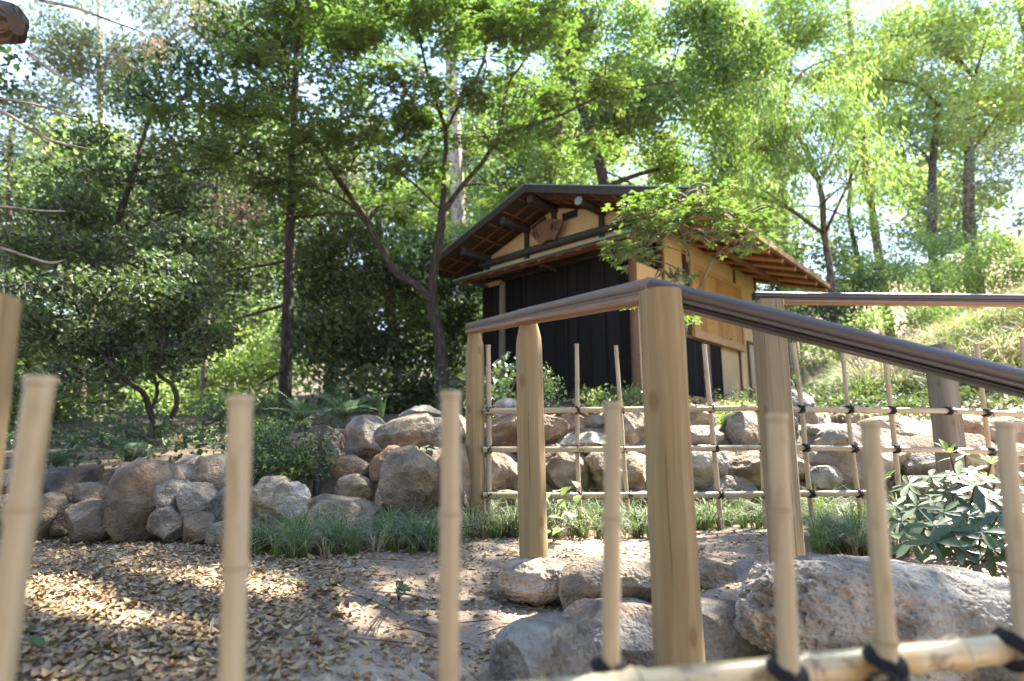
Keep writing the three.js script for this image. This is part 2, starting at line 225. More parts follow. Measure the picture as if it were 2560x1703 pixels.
// a boulder: rounded box pushed about by noise, with a few planes cut, coloured by patches
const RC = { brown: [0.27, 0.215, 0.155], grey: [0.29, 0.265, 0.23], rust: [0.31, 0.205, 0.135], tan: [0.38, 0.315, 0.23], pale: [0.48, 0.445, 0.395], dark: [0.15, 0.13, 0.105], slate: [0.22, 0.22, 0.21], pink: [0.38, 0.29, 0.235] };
function rock(rx, ry, rz, seed, { color = 'brown', detail = 14, power = 2.7, cuts = 4, rough = 0.1, pits = 0, crack = 0 } = {}) {
  const R = rng(seed * 7919 + 13), g = mergeVertices(new THREE.IcosahedronGeometry(1, detail).deleteAttribute('uv').deleteAttribute('normal'), 1e-4), p = g.attributes.position, v = V(0, 0, 0);
  const planes = []; for (let i = 0; i < cuts + 3; i++) { const n = V(R() - 0.5, R() - 0.4, R() - 0.15).normalize(); planes.push([n, 0.7 + 0.28 * R()]); }
  const S = seed * 3.7, sc = 1 / Math.max(rx, ry, rz);
  for (let i = 0; i < p.count; i++) {
    v.fromBufferAttribute(p, i);
    const q = Math.pow(Math.pow(Math.abs(v.x), power) + Math.pow(Math.abs(v.y), power) + Math.pow(Math.abs(v.z), power), -1 / power); v.multiplyScalar(q);
    for (const [n, o] of planes) { const d = v.dot(n) - o; if (d > 0) v.addScaledVector(n, -d * 0.94); }
    const a = v.x * rx / (rx * 0.5 + 0.1), b = v.y * ry / (ry * 0.5 + 0.1), c = v.z * rz / (rz * 0.5 + 0.1);
    let k = 1 + rough * fbm(a * 0.9 + S, b * 0.9, c * 0.9, 2) + rough * 0.55 * fbm(a * 3 + S, b * 3, c * 3, 5) - rough * 0.5 * Math.max(0, 0.12 - Math.abs(perlin.noise(a * 1.7 + S, b * 1.7, c * 1.7)));
    if (crack) k -= crack * Math.exp(-Math.pow((a * 0.9 - 0.2 * b + 0.18 * perlin.noise(b * 2, S, c)) * 14, 2));
    v.multiplyScalar(k); v.set(v.x * rx, v.y * ry, v.z * rz);
    if (pits) { const w = fbm(v.x * 26 + S, v.y * 34, v.z * 26, 3), w2 = fbm(v.x * 70, v.y * 80 + S, v.z * 70, 2); v.multiplyScalar(1 - pits * sc * (Math.max(0, w) * 1.2 + Math.max(0, w2 - 0.1) * 0.8)); }
    p.setXYZ(i, v.x, v.y, v.z);
  }
  g.computeVertexNormals();
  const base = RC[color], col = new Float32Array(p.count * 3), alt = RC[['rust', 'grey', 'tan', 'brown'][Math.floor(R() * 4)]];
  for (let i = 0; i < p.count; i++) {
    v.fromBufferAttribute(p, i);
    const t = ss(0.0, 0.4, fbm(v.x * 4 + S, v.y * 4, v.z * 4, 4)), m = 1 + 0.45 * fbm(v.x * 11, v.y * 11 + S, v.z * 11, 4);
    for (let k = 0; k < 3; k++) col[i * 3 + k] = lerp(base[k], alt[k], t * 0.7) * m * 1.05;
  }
  g.setAttribute('color', new THREE.BufferAttribute(col, 3));
  const f = g.toNonIndexed(), fp = f.attributes.position, fn = f.attributes.normal, uv = new Float32Array(fp.count * 2);
  for (let i = 0; i < fp.count; i += 3) {
    const n = V(0, 0, 0); for (let k = 0; k < 3; k++) n.add(V(fn.getX(i + k), fn.getY(i + k), fn.getZ(i + k)));
    const ax = Math.abs(n.x), ay = Math.abs(n.y), az = Math.abs(n.z);
    for (let k = 0; k < 3; k++) { const x = fp.getX(i + k), y = fp.getY(i + k), z = fp.getZ(i + k), o = (i + k) * 2; if (ax > ay && ax > az) { uv[o] = z; uv[o + 1] = y; } else if (ay > az) { uv[o] = x; uv[o + 1] = z; } else { uv[o] = x; uv[o + 1] = y; } uv[o] += seed * 0.137; uv[o + 1] += seed * 0.211; }
  }
  f.setAttribute('uv', new THREE.BufferAttribute(uv, 2)); return f;
}
// a boulder measured as a box on the picture
function rockAt([x0, x1, y0, y1, d], seed, parent, o = {}) {
  const c = P((x0 + x1) / 2, (y0 + y1) / 2, d), rx = (x1 - x0) / 2 / F * d * 1.05, ry = (y1 - y0) / 2 / F * d * 1.06, rz = (o.rz ?? 0.5) * (rx + ry);
  const m = mesh(parent ? 'stone' : 'boulder', rock(rx, ry, rz, seed, o), M.rock, parent ?? undefined);

  m.position.copy(c).sub(parent ? parent.position : V(0, 0, 0)); m.position.z -= rz * 0.7;
  if (o.turn) m.rotation.z = o.turn;
  return m;
}

// ------------------------------------------------------------------ ground
const HB = 1.05, HO = V(1.602, HB, -7.4), HT = 42.7 * Math.PI / 180, hc = Math.cos(HT), hs = Math.sin(HT);
const houseLocal = (x, z) => { const dx = x - HO.x, dz = z - HO.z; return [dx * hc + dz * hs, -dx * hs + dz * hc]; };
function terrain(x, z) {
  const d = -z, dw = lerp(3.12, 3.8, ss(-1.05, -0.55, x)), r = lerp(0.3, 0.6, ss(-1.0, 0, x));
  let h = 0.02 * fbm(x * 0.7, 0, z * 0.7, 3);
  h -= 1.0 * ss(1.05, 0.25, d) * ss(60, 2, Math.abs(x)) * (d > -8 ? 1 : 0.3);
  h -= 0.26 * ss(2.05, 1.62, d) * ss(0.0, 0.45, x);
  h -= 0.11 * ss(2.75, 2.25, d) * ss(-0.7, 0, x) * ss(0.75, 0.3, x);
  h += r * ss(dw, dw + 0.5, d);
  h += Math.max(0, Math.min(d, 8) - dw - 0.5) * 0.13 + Math.max(0, d - 8) * 0.035;
  const hx = x - (2.55 + Math.max(0, d - 5) * 0.6);
  h += Math.max(0, hx) * 0.42 * ss(4.6, 7, d) + Math.max(0, d - 16) * 0.12 + Math.max(0, d - 12) * 0.12 * ss(-2, 6, x);
  const [lx, lz] = houseLocal(x, z), out = Math.max(lx - 0.3, -3.4 - lx, lz - 0.5, -5.4 - lz);
  h = lerp(Math.min(h, HB - 0.03), h, ss(0, 1.2, out));
  return h + 0.008 * fbm(x * 6, 3, z * 6, 3);
}
{
  const nx = 300, nz = 360, pos = [], uv = [], col = [], idx = [];
  for (let j = 0; j <= nz; j++) for (let i = 0; i <= nx; i++) {
    const t = i / nx * 2 - 1, x = Math.sign(t) * (Math.abs(t) * 4.2 + Math.pow(Math.abs(t), 5) * 110), s = j / nz;
    const d = s < 0.03 ? lerp(-60, -1, s / 0.03) : s < 0.72 ? lerp(-1, 9, (s - 0.03) / 0.69) : 9 + Math.pow((s - 0.72) / 0.28, 2) * 110;
    const h = terrain(x, -d); pos.push(x, h, -d); uv.push(x, d);
    const n = fbm(x * 1.4, 7, d * 1.4, 4), q = ss(0.1, 0.5, n), far = ss(4, 7, d);
    const c = mixc(mixc([0.29, 0.235, 0.185], [0.385, 0.325, 0.265], q), mixc([0.3, 0.2, 0.13], [0.4, 0.3, 0.2], q), far), mulch = ss(-1.3, -1.1, x) * ss(-0.5, -0.7, x) * ss(2.95, 3.05, d) * ss(4, 3.7, d);
    const wood = ss(lerp(3.2, 3.8, ss(-1.1, -0.5, x)), lerp(3.6, 4.6, ss(-1.1, -0.5, x)), d) * ss(3.2 + Math.max(0, d - 5) * 0.6, 2 + Math.max(0, d - 5) * 0.6, x), cc = mixc(mixc(c, [0.12, 0.075, 0.05], mulch * 0.85), mixc([0.09, 0.065, 0.045], [0.16, 0.115, 0.075], q), wood); col.push(cc[0] * 1.25, cc[1] * 1.25, cc[2] * 1.25);
  }
  for (let j = 0; j < nz; j++) for (let i = 0; i < nx; i++) { const a = j * (nx + 1) + i, b = a + nx + 1; idx.push(a, a + 1, b, b, a + 1, b + 1); }
  const g = new THREE.BufferGeometry();
  g.setAttribute('position', new THREE.Float32BufferAttribute(pos, 3)); g.setAttribute('uv', new THREE.Float32BufferAttribute(uv, 2)); g.setAttribute('color', new THREE.Float32BufferAttribute(col, 3)); g.setIndex(idx); g.computeVertexNormals();
  mesh('ground', g, M.soil, null, 'structure');
}
const onGround = (x, y, d0) => { let d = d0; for (let i = 0; i < 60; i++) { const p = P(x, y, d); const e = p.y - terrain(p.x, p.z); d += e * 0.5; if (Math.abs(e) < 1e-4) break; } const p = P(x, y, d); p.y = terrain(p.x, p.z); return p; };

// ------------------------------------------------------------------ leaves and trees
function leafGeo(parts) { // parts: [positions...] triangles
  const g = new THREE.BufferGeometry(); g.setAttribute('position', new THREE.Float32BufferAttribute(parts, 3)); g.computeVertexNormals(); return g;
}
function addLeaf(out, base, dir, up, len, wid, fold = 0.18, droop = 0.1) {
  const side = dir.clone().cross(up).normalize(), n = side.clone().cross(dir).normalize();
  const mid = base.clone().addScaledVector(dir, len * 0.45), tip = base.clone().addScaledVector(dir, len).addScaledVector(n, -droop * len);
  const l = mid.clone().addScaledVector(side, -wid / 2).addScaledVector(n, fold * wid), r = mid.clone().addScaledVector(side, wid / 2).addScaledVector(n, fold * wid);
  for (const p of [base, l, tip, base, tip, r]) out.push(p.x, p.y, p.z);
}
function addStar(out, base, dir, up, len) {
  const side = dir.clone().cross(up).normalize();
  for (const [a, k] of [[-1.75, 0.5], [-0.85, 0.85], [0, 1], [0.85, 0.85], [1.75, 0.5]]) addLeaf(out, base, dir.clone().multiplyScalar(Math.cos(a)).addScaledVector(side, Math.sin(a)).normalize(), up, len * k, len * 0.4 * (0.7 + 0.3 * k), 0.05, 0.12);
}
function makeSpray(seed, { n = 20, R = 0.3, len = 0.07, wid = 0.04, style = 'flat', star = false, thick = 0.25 }) {
  const r = rng(seed), out = [];
  for (let i = 0; i < n; i++) {
    const a = r() * 6.283, q = Math.sqrt(r()) * R, b = V(Math.cos(a) * q, (r() - 0.5) * R * thick * 2 - q * q * 0.4 / R * thick, Math.sin(a) * q);
    let dir, up;
    if (style === 'hang') { dir = V(Math.cos(a) * 0.5 + r() - 0.5, -0.9 - r() * 0.6, Math.sin(a) * 0.5 + r() - 0.5).normalize(); up = V(r() - 0.5, 0.3, r() - 0.5).normalize(); }
    else if (style === 'round') { dir = V(r() - 0.5, r() - 0.45, r() - 0.5).normalize(); up = V(r() - 0.5, r() - 0.2, r() - 0.5).normalize(); }
    else { const da = a + (r() - 0.5) * 1.6; dir = V(Math.cos(da), -0.25 + (r() - 0.5) * 0.5, Math.sin(da)).normalize(); up = V((r() - 0.5) * 0.7, 1, (r() - 0.5) * 0.7).normalize(); }
    const l = len * (0.65 + 0.6 * r());
    star ? addStar(out, b, dir, up, l) : addLeaf(out, b, dir, up, l, wid * l / len);
  }
  const g = leafGeo(out); let ar = 0; const a = V(0, 0, 0), b = V(0, 0, 0), c = V(0, 0, 0), p = g.attributes.position;
  for (let i = 0; i < p.count; i += 3) { a.fromBufferAttribute(p, i); b.fromBufferAttribute(p, i + 1).sub(a); c.fromBufferAttribute(p, i + 2).sub(a); ar += b.cross(c).length() / 2; }
  g.userData.area = ar; return g;
}
const S = {
  maple: makeSpray(1, { n: 26, R: 0.3, len: 0.075, wid: 0.05, thick: 0.14 }), mapleStar: makeSpray(2, { n: 13, R: 0.17, len: 0.058, star: true, thick: 0.12 }), mapleFar: makeSpray(12, { n: 13, R: 0.3, len: 0.085, star: true, thick: 0.26 }),
  oak: makeSpray(3, { n: 22, R: 0.28, len: 0.085, wid: 0.05, style: 'round', thick: 0.7 }), big: makeSpray(4, { n: 30, R: 0.6, len: 0.16, wid: 0.1, style: 'round', thick: 0.6 }),
  lance: makeSpray(5, { n: 16, R: 0.34, len: 0.11, wid: 0.032, style: 'hang', thick: 0.5 }), needle: makeSpray(6, { n: 40, R: 0.45, len: 0.2, wid: 0.04, style: 'flat', thick: 0.35 }), tiny: makeSpray(7, { n: 22, R: 0.1, len: 0.035, wid: 0.016, style: 'round', thick: 0.8 }),
};
function scatter(name, parent, geo, mat, list, kind) { // list of [pos, yaw, pitch, roll, scale, tone [r,g,b]]
  const m = new THREE.InstancedMesh(geo, mat, list.length), q = new THREE.Quaternion(), e = new THREE.Euler(), mt = new THREE.Matrix4(), c = new THREE.Color();
  list.forEach(([p, a, b, r, s, t], i) => { e.set(b, a, r, 'YXZ'); q.setFromEuler(e); m.setMatrixAt(i, mt.compose(p, q, typeof s === 'number' ? V(s, s, s) : s)); m.setColorAt(i, c.setRGB(...t)); });
  m.name = parent ? name : numbered(name); m.castShadow = m.receiveShadow = true; if (kind) m.userData.kind = kind;
  (parent ?? scene).add(m); return m;
}
// blobs: [Vector3 centre, rx, ry, rz]; returns placed sprays
function crownPlaces(blobs, origin, seed, { spray, lai = 1.2, freq = 1.3, thr = -0.25, tilt = 0.35, scale = [0.9, 1.5], shell = 0.55, vary = 0.35, tufts = 9 } = {}) {
  const r = rng(seed), out = [];
  for (const [c, rx, ry, rz, k = 1] of blobs) {
    // every clump is a handful of smaller tufts, so that its outline is uneven and light falls between them
    const n = Math.ceil(lai * k * Math.PI * rx * ry * 2 / (spray.userData.area * Math.pow((scale[0] + scale[1]) / 2, 2))), subs = [];
    for (let i = 0; i < tufts; i++) { const u = V(r() * 2 - 1, r() * 2 - 1, r() * 2 - 1); if (u.lengthSq() > 1) u.normalize(); const q = 0.28 + 0.3 * r(); u.multiplyScalar(1.05 - q * 0.5); subs.push([V(c.x + u.x * rx, c.y + u.y * ry, c.z + u.z * rz), rx * q, ry * q * 0.72, rz * q]); }
    for (let i = 0, tries = 0; i < n && tries < n * 6; tries++) {
      const b0 = tufts ? subs[Math.floor(r() * tufts)] : [c, rx, ry, rz], u = V(r() * 2 - 1, r() * 2 - 1, r() * 2 - 1); if (u.lengthSq() > 1) continue;
      u.normalize().multiplyScalar(Math.pow(r(), shell));
      const p = V(b0[0].x + u.x * b0[1], b0[0].y + u.y * b0[2], b0[0].z + u.z * b0[3]);
      if (perlin.noise(p.x * freq + seed, p.y * freq * 2.2, p.z * freq) < thr + (r() - 0.5) * 0.2) continue;
      const b = 1 + vary * (r() * 2 - 1), y = 0.85 + 0.35 * r();
      out.push([p.sub(origin), r() * 6.283, (r() - 0.5) * 2 * tilt, (r() - 0.5) * 2 * tilt, lerp(scale[0], scale[1], r()), [b * y, b, b * (1.1 - 0.3 * r())]]); i++;
    }
  }
  return out;
}
const blob = ([x, y, d, rx, ry, k]) => [P(x, y, d), rx / F * d, ry / F * d, (rx * 0.5 + ry * 0.5) / F * d, k];
const stem = (list) => list.map(([x, y, d, w]) => [P(x, y, d), w / 2 / F * d]);
let treeSeed = 100;
// stems and blobs measured on the picture; the first stem is the trunk and starts at the ground
function tree(label, { name = 'broadleaf_tree', stems = [], crowns = [], bark = M.bark, group, twigs = 5, rootDrop = 0.15, category = 'tree' }) {
  const first = stems.length ? stems[0] : [];
  const base = first[0][0].clone(); base.y = Math.min(base.y, terrain(base.x, base.z)); base.y = terrain(base.x, base.z);
  const t = thing(name, label, category, base, group);
  stems.forEach((s, i) => {
    const pts = s.map((p) => [p[0].clone(), p[1]]);
    if (i === 0) { const f = pts[0]; if (f[0].y > base.y + 0.05) pts.unshift([V(f[0].x, base.y - rootDrop, f[0].z), f[1] * 1.25]); else f[0].y = base.y - rootDrop; }
    mesh(i ? 'branch' : 'trunk', moved(tube(pts, i ? 8 : 12, 6, 0.18), base), bark, t);
  });
  const R = rng(treeSeed++), tw = [];
  for (const c of crowns) for (const b of c.blobs) {
    // a limb from the nearest stem point towards the clump, then twigs inside it
    let best = null, bd = 1e9; for (const s of stems) for (const p of s) { const dd = p[0].distanceTo(b[0]) + Math.max(0, p[0].y - b[0].y) * 2; if (dd < bd) { bd = dd; best = p; } }
    if (bd < 12 && bd > 0.2) { const mid = best[0].clone().lerp(b[0], 0.5).add(V((R() - 0.5) * 0.25 * bd, 0.06 * bd, (R() - 0.5) * 0.2 * bd)), r0 = Math.min(best[1] * 0.6, 0.05 + bd * 0.006); tw.push(tube([[best[0], r0], [mid, r0 * 0.7], [b[0], r0 * 0.35]], 6, 4, 0, false)); }
    for (let k = 0; k < twigs; k++) { const u = V(R() * 2 - 1, R() * 1.6 - 0.7, R() * 2 - 1).normalize(), e = V(b[0].x + u.x * b[1] * 0.95, b[0].y + u.y * b[2] * 0.95, b[0].z + u.z * b[3] * 0.95), s = b[0].clone().lerp(e, 0.1), m = s.clone().lerp(e, 0.5).add(V((R() - 0.5) * 0.3 * b[1], 0.08, (R() - 0.5) * 0.3 * b[1])); tw.push(tube([[s, 0.014], [m, 0.01], [e, 0.004]], 4, 3, 0, false)); }
  }
  if (tw.length) mesh('twigs', moved(merge(tw), base), bark, t, 'stuff');
  crowns.forEach((c, i) => { const pl = crownPlaces(c.blobs, base, treeSeed * 13 + i * 71, c); scatter('crown', t, c.spray, c.mat, pl, 'stuff'); });
  return t;
}
const blobs = (...l) => l.map(blob);

// ------------------------------------------------------------------ tea house (own axes: x along the gable front, z out of it, y up from its floor)
{
  const h = thing('tea_house', 'small tea house with dark board front, ochre plaster side and low gabled roof', 'house', HO);
  h.rotation.y = -HT;
  const W = 2.85, D = 4.5, AX = -1.31, AY = 3.03, SL = 0.335, roofY = (x) => AY - SL * Math.abs(x - AX), Y = (a) => a - HB, R = rng(5), ang = Math.atan(SL);
  const put = (name, g, m, parent = h) => mesh(name, g, m, parent);
  // walls
  put('wall', box(W - 0.04, 2.1, 0.05, [-W / 2, 1.05, -0.06], 'y'), M.plankC);
  for (let x = -W, i = 0; x < -0.1; i++) { const w = Math.min(0.19 + 0.05 * R(), -0.06 - x); put('plank', box(w - 0.008, 2.02, 0.018, [x + w / 2, 1.02, -0.018 + 0.007 * R()], 'y'), [M.plank, M.plankB, M.plankC][Math.floor(R() * 3)]); x += w; }
  for (const [x, w] of [[-2.36, 0.075], [-1.9, 0.03], [-1.1, 0.03], [-0.46, 0.03]]) put('batten', box(w, 1.98, w > 0.05 ? 0.06 : 0.03, [x, 1.0, w > 0.05 ? 0.03 : 0.012], 'y'), w > 0.05 ? M.darkPost : M.plankB);
  put('lintel', box(W - 0.06, 0.1, 0.05, [-W / 2, 2.06, 0.0], 'x'), M.beam);
  put('plaster_strip', box(0.42, 0.07, 0.02, [-2.6, 2.0, 0.026], 'x'), M.ochre);
  put('sill', box(W, 0.12, 0.08, [-W / 2, 0.0, 0.0], 'x'), M.beam);
  { // gable plaster up to the roof
    const s = new THREE.Shape(); s.moveTo(-W, 2.1); s.lineTo(-0.0, 2.1); s.lineTo(-0.0, roofY(0) - 0.06); s.lineTo(AX, AY - 0.06); s.lineTo(-W, roofY(-W) - 0.06); s.closePath();
    put('gable', new THREE.ExtrudeGeometry(s, { depth: 0.06, bevelEnabled: false }).translate(0, 0, -0.09), M.ochre);
  }
  put('tie_beam', tube([[V(-W - 0.05, 2.38, 0.0), 0.055], [V(-1.4, 2.39, 0.005), 0.062], [V(0.05, 2.38, 0.0), 0.055]], 12, 4, 0.05), M.log);
  for (const [x, y0] of [[-2.74, 2.1], [-1.87, 2.1], [-1.32, 2.4], [-0.47, 2.1]]) put('gable_post', box(0.075, roofY(x) - 0.08 - y0, 0.05, [x, (roofY(x) - 0.08 + y0) / 2, -0.012], 'y'), M.beam);
  { const v = put('vent', box(0.27, 0.12, 0.03, [-1.03, 2.77, -0.022], 'x'), M.beam); for (const y of [2.745, 2.795]) put('slit_shade', box(0.23, 0.022, 0.012, [-1.03, y, -0.004], 'x'), M.cord, v); }  // black bars stand for the shade inside the vent slots
  put('brace', box(0.3, 0.055, 0.03, [-1.63, 2.8, -0.016], 'x', [0, 0, 0]).translate(1.63, -2.8, 0).rotateZ(0.33).translate(-1.63, 2.8, 0), M.beam);
  // fan-shaped name board
  {
    const s = new THREE.Shape(), a0 = Math.PI / 2 - 0.68, a1 = Math.PI / 2 + 0.68; s.absarc(0, 0, 0.5, a0, a1, false); s.absarc(0, 0, 0.2, a1, a0, true); s.closePath();
    const g = new THREE.ExtrudeGeometry(s, { depth: 0.024, bevelEnabled: true, bevelSize: 0.006, bevelThickness: 0.006, bevelSegments: 2, curveSegments: 20 });
    const place = (q) => q.translate(0, -0.32, 0).rotateZ(0.06).rotateX(0.1).translate(-1.37, 2.56, 0.09);
    const b = put('name_board', place(g), M.sign);
    const glyph = (strokes, cx, cy, k, rot) => place(merge(strokes.map(([x0, y0, x1, y1, w]) => { const l = Math.hypot(x1 - x0, y1 - y0); return new THREE.BoxGeometry(l * k, w * k, 0.006).rotateZ(Math.atan2(y1 - y0, x1 - x0)).translate((x0 + x1) / 2 * k, (y0 + y1) / 2 * k, 0); })).rotateZ(rot).translate(cx, cy, 0.033));
    const pine = [[-0.5, 0.18, 0.0, 0.18, 0.09], [-0.25, 0.5, -0.25, -0.5, 0.1], [-0.27, 0.14, -0.52, -0.28, 0.09], [-0.23, 0.1, -0.02, -0.14, 0.09], [0.2, 0.42, 0.06, 0.1, 0.09], [0.3, 0.42, 0.5, 0.1, 0.09], [0.24, 0.06, 0.06, -0.38, 0.09], [0.06, -0.38, 0.44, -0.34, 0.08], [0.36, -0.12, 0.5, -0.44, 0.09]];
    const moon = [[-0.2, 0.48, -0.22, -0.1, 0.11], [-0.22, -0.1, -0.34, -0.5, 0.1], [-0.2, 0.46, 0.24, 0.46, 0.1], [0.24, 0.48, 0.24, -0.48, 0.11], [0.24, -0.46, 0.12, -0.36, 0.09], [-0.18, 0.16, 0.2, 0.16, 0.09], [-0.18, -0.12, 0.2, -0.12, 0.09]];
    put('character', glyph(pine, 0.16, 0.36, 0.15, -0.25), M.ink, b); put('character', glyph(moon, -0.2, 0.345, 0.14, 0.3), M.ink, b);
  }
  // side wall (x = 0): posts, plaster panels, sleeve panel, shutter, dado, small window
  const side = (name, z0, z1, y0, y1, t, m, x = 0, grain = 'y', parent = h) => put(name, box(t, y1 - y0, z0 - z1, [x - t / 2, (y0 + y1) / 2, (z0 + z1) / 2], grain), m, parent);
  put('corner_post', tube([[V(0.0, 0, 0.0), 0.062], [V(0.004, 1.2, 0.004), 0.056], [V(0, 2.3, 0.0), 0.054]], 10, 4, 0.08), M.brown);
  side('plaster_panel', -0.06, -0.8, 0.14, Y(2.91), 0.05, M.ochre);
  side('opening_shade', -0.06, -0.8, Y(2.91), 2.36, 0.02, M.cord, -0.12);  // black sheet standing in for the unlit depth behind the gap
  side('plaster_panel', -0.86, -1.46, 0.14, roofY(0) - 0.05, 0.06, M.ochre, -0.004);
  side('side_wall', -1.46, -D, 0.14, roofY(0) - 0.05, 0.06, M.ochre, -0.01);
  side('plaster_panel', -0.04, -0.82, 2.38, roofY(0) - 0.05, 0.05, M.ochre);
  for (const [z, w, y0, y1] of [[-0.83, 0.07, 0.1, 2.5], [-1.53, 0.09, 0.1, 2.36], [-3.49, 0.05, Y(3.24), 2.62], [-3.5, 0.05, 0.1, Y(2.08)], [-D, 0.08, 0.0, 2.6]]) side('post', z + w / 2, z - w / 2, y0, y1, 0.08, z === -1.53 ? M.beam : M.brown, 0.018);
  side('base_board', 0.02, -D, -0.05, 0.13, 0.06, M.frame, 0.012, 'z');
  {
    const s = side('dado', -0.9, -2.66, 0.14, Y(2.05), 0.02, M.plankC, 0.006);
    for (let z = -0.92; z > -2.6;) { const w = 0.14 + 0.05 * R(); side('plank', z, Math.max(-2.66, z - w + 0.007), 0.15, Y(2.05), 0.016, [M.plank, M.plankB, M.darkPost][Math.floor(R() * 3)], 0.024 + 0.004 * R(), 'y', s); z -= w; }
    side('batten', -1.92, -1.97, 0.13, Y(2.05), 0.03, M.brown, 0.05, 'y', s); side('rail', -0.9, -2.66, Y(2.03), Y(2.08), 0.03, M.brown, 0.05, 'z', s);
  }
  {
    const z0 = -1.62, z1 = -3.58, y0 = Y(2.08), y1 = Y(3.24), s = side('shutter', z0, z1, y0, y1, 0.012, M.shutterB, 0.03);
    side('frame', z0 + 0.02, z1 - 0.02, y1 - 0.07, y1, 0.05, M.frame, 0.085, 'z', s); side('frame', z0 + 0.02, z1 - 0.02, y0 - 0.02, y0 + 0.1, 0.055, M.frame, 0.09, 'z', s);
    side('frame', z0, z0 - 0.08, y0 + 0.1, y1 - 0.07, 0.05, M.frame, 0.083, 'y', s); side('frame', z1 + 0.05, z1, y0 + 0.1, y1 - 0.07, 0.05, M.frame, 0.083, 'y', s);
    for (let i = 0; i < 9; i++) { const w = (z0 - z1 - 0.13) / 9, z = z0 - 0.08 - i * w; side('plank', z - 0.004, z - w + 0.004, y0 + 0.1, y1 - 0.07, 0.018, [M.shutterA, M.shutterB, M.shutterC][Math.floor(R() * 3)], 0.052 + 0.006 * R(), 'y', s); }
    put('knob', new THREE.SphereGeometry(0.02, 10, 8).translate(0.1, y0 + 0.12, -2.9), M.frame, s);
  }
  { const w = side('window', -3.92, -4.38, Y(1.42), Y(2.27), 0.02, M.paper, 0.004); for (const [a, b, c, d] of [[-3.88, -3.94, 1.38, 2.31], [-4.36, -4.42, 1.38, 2.31]]) side('frame', a, b, Y(c), Y(d), 0.04, M.brown, 0.022, 'y', w); side('frame', -3.94, -4.36, Y(2.26), Y(2.31), 0.04, M.brown, 0.02, 'z', w); side('frame', -3.94, -4.36, Y(1.38), Y(1.43), 0.04, M.brown, 0.02, 'z', w); }
  // back and left walls
  put('wall', box(0.06, 2.3, D - 0.1, [-W + 0.03, 1.1, -D / 2], 'y'), M.plankB);
  put('wall', box(W - 0.1, 2.9, 0.06, [-W / 2, 1.3, -D + 0.04], 'y'), M.plankB);
  // roof: two slopes from z0 (front) to z1 (back)
  const ZF = 0.66, ZB = -4.66, XL = -3.52, XR = 1.22;
  const slope = (name, xa, xb, lift, t, za, zb, m, parent) => { // slab lying on the slope between xa and xb (one side of the ridge)
    const s = xa + xb > 2 * AX ? -1 : 1, len = Math.abs(xb - xa) / Math.cos(ang), g = box(len, t, Math.abs(za - zb), [0, 0, 0], 'z'); const mx = (xa + xb) / 2;
    return put(name, g.rotateZ(s * ang).translate(mx, roofY(mx) + lift, (za + zb) / 2), m, parent);
  };
  const roofs = [[XL, AX, -1], [AX, XR, 1]].map(([a, b]) => slope('roof', a, b, 0.035, 0.05, ZF - 0.02, ZB, M.shingle));
  [[XL, AX], [AX, XR]].forEach(([a, b], i) => {
    slope('bargeboard', a, b, 0.022, 0.105, ZF + 0.012, ZF - 0.028, M.beam, roofs[i]);
    slope('copper_edge', a, b, 0.083, 0.014, ZF + 0.026, ZF - 0.14, M.copper, roofs[i]);
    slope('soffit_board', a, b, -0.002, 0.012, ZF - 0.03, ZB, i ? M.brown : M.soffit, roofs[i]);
    slope('bargeboard', a, b, 0.01, 0.1, ZB, ZB - 0.03, M.rafter, roofs[i]);
    const n = Math.round(Math.abs(b - a) / 0.3), st = (b - a) / n;
    // laths under the boards: along the slope at the front overhang, across it in between
    for (const z of [0.36, 0.12]) slope('lath', a + 0.05, b - 0.03, -0.017, 0.014, z + 0.012, z - 0.012, M.lath, roofs[i]);
    for (let k = 0; k < n; k++) slope('lath', a + st * (k + 0.5) - 0.011, a + st * (k + 0.5) + 0.011, -0.03, 0.012, ZF - 0.04, i ? ZB : -0.05, M.lath, roofs[i]);
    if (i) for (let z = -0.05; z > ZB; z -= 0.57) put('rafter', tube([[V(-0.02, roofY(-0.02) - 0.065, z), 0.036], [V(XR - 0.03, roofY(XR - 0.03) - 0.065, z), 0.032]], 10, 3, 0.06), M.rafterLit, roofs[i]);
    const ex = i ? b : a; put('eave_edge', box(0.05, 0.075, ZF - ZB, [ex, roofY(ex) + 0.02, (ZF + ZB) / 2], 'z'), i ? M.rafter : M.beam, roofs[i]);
  });
  { const g = new THREE.SphereGeometry(0.11, 14, 10).scale(1, 0.7, 1.3).translate(AX, AY + 0.13, -0.1); put('ridge_cap', merge([box(0.16, 0.05, ZF - ZB, [AX, AY + 0.075, (ZF + ZB) / 2], 'z'), g]), M.shingle); }
  for (const x of [-2.73, -1.86, AX, -0.45]) { const r = 0.062, p = put('purlin', tube([[V(x, roofY(x) - 0.1, 0.56), r], [V(x, roofY(x) - 0.1, -0.4), r]], 14, 2, 0), M.log); put('log_end', new THREE.CylinderGeometry(r * 0.97, r * 0.97, 0.008, 18).rotateX(Math.PI / 2).translate(x, roofY(x) - 0.1, 0.562), x > -0.6 ? M.logEnd : M.log, p); }
  put('eave_beam', tube([[V(0.52, roofY(0.52) - 0.115, 0.5), 0.05], [V(0.52, roofY(0.52) - 0.115, -4.3), 0.052]], 12, 8, 0.06), M.brown);
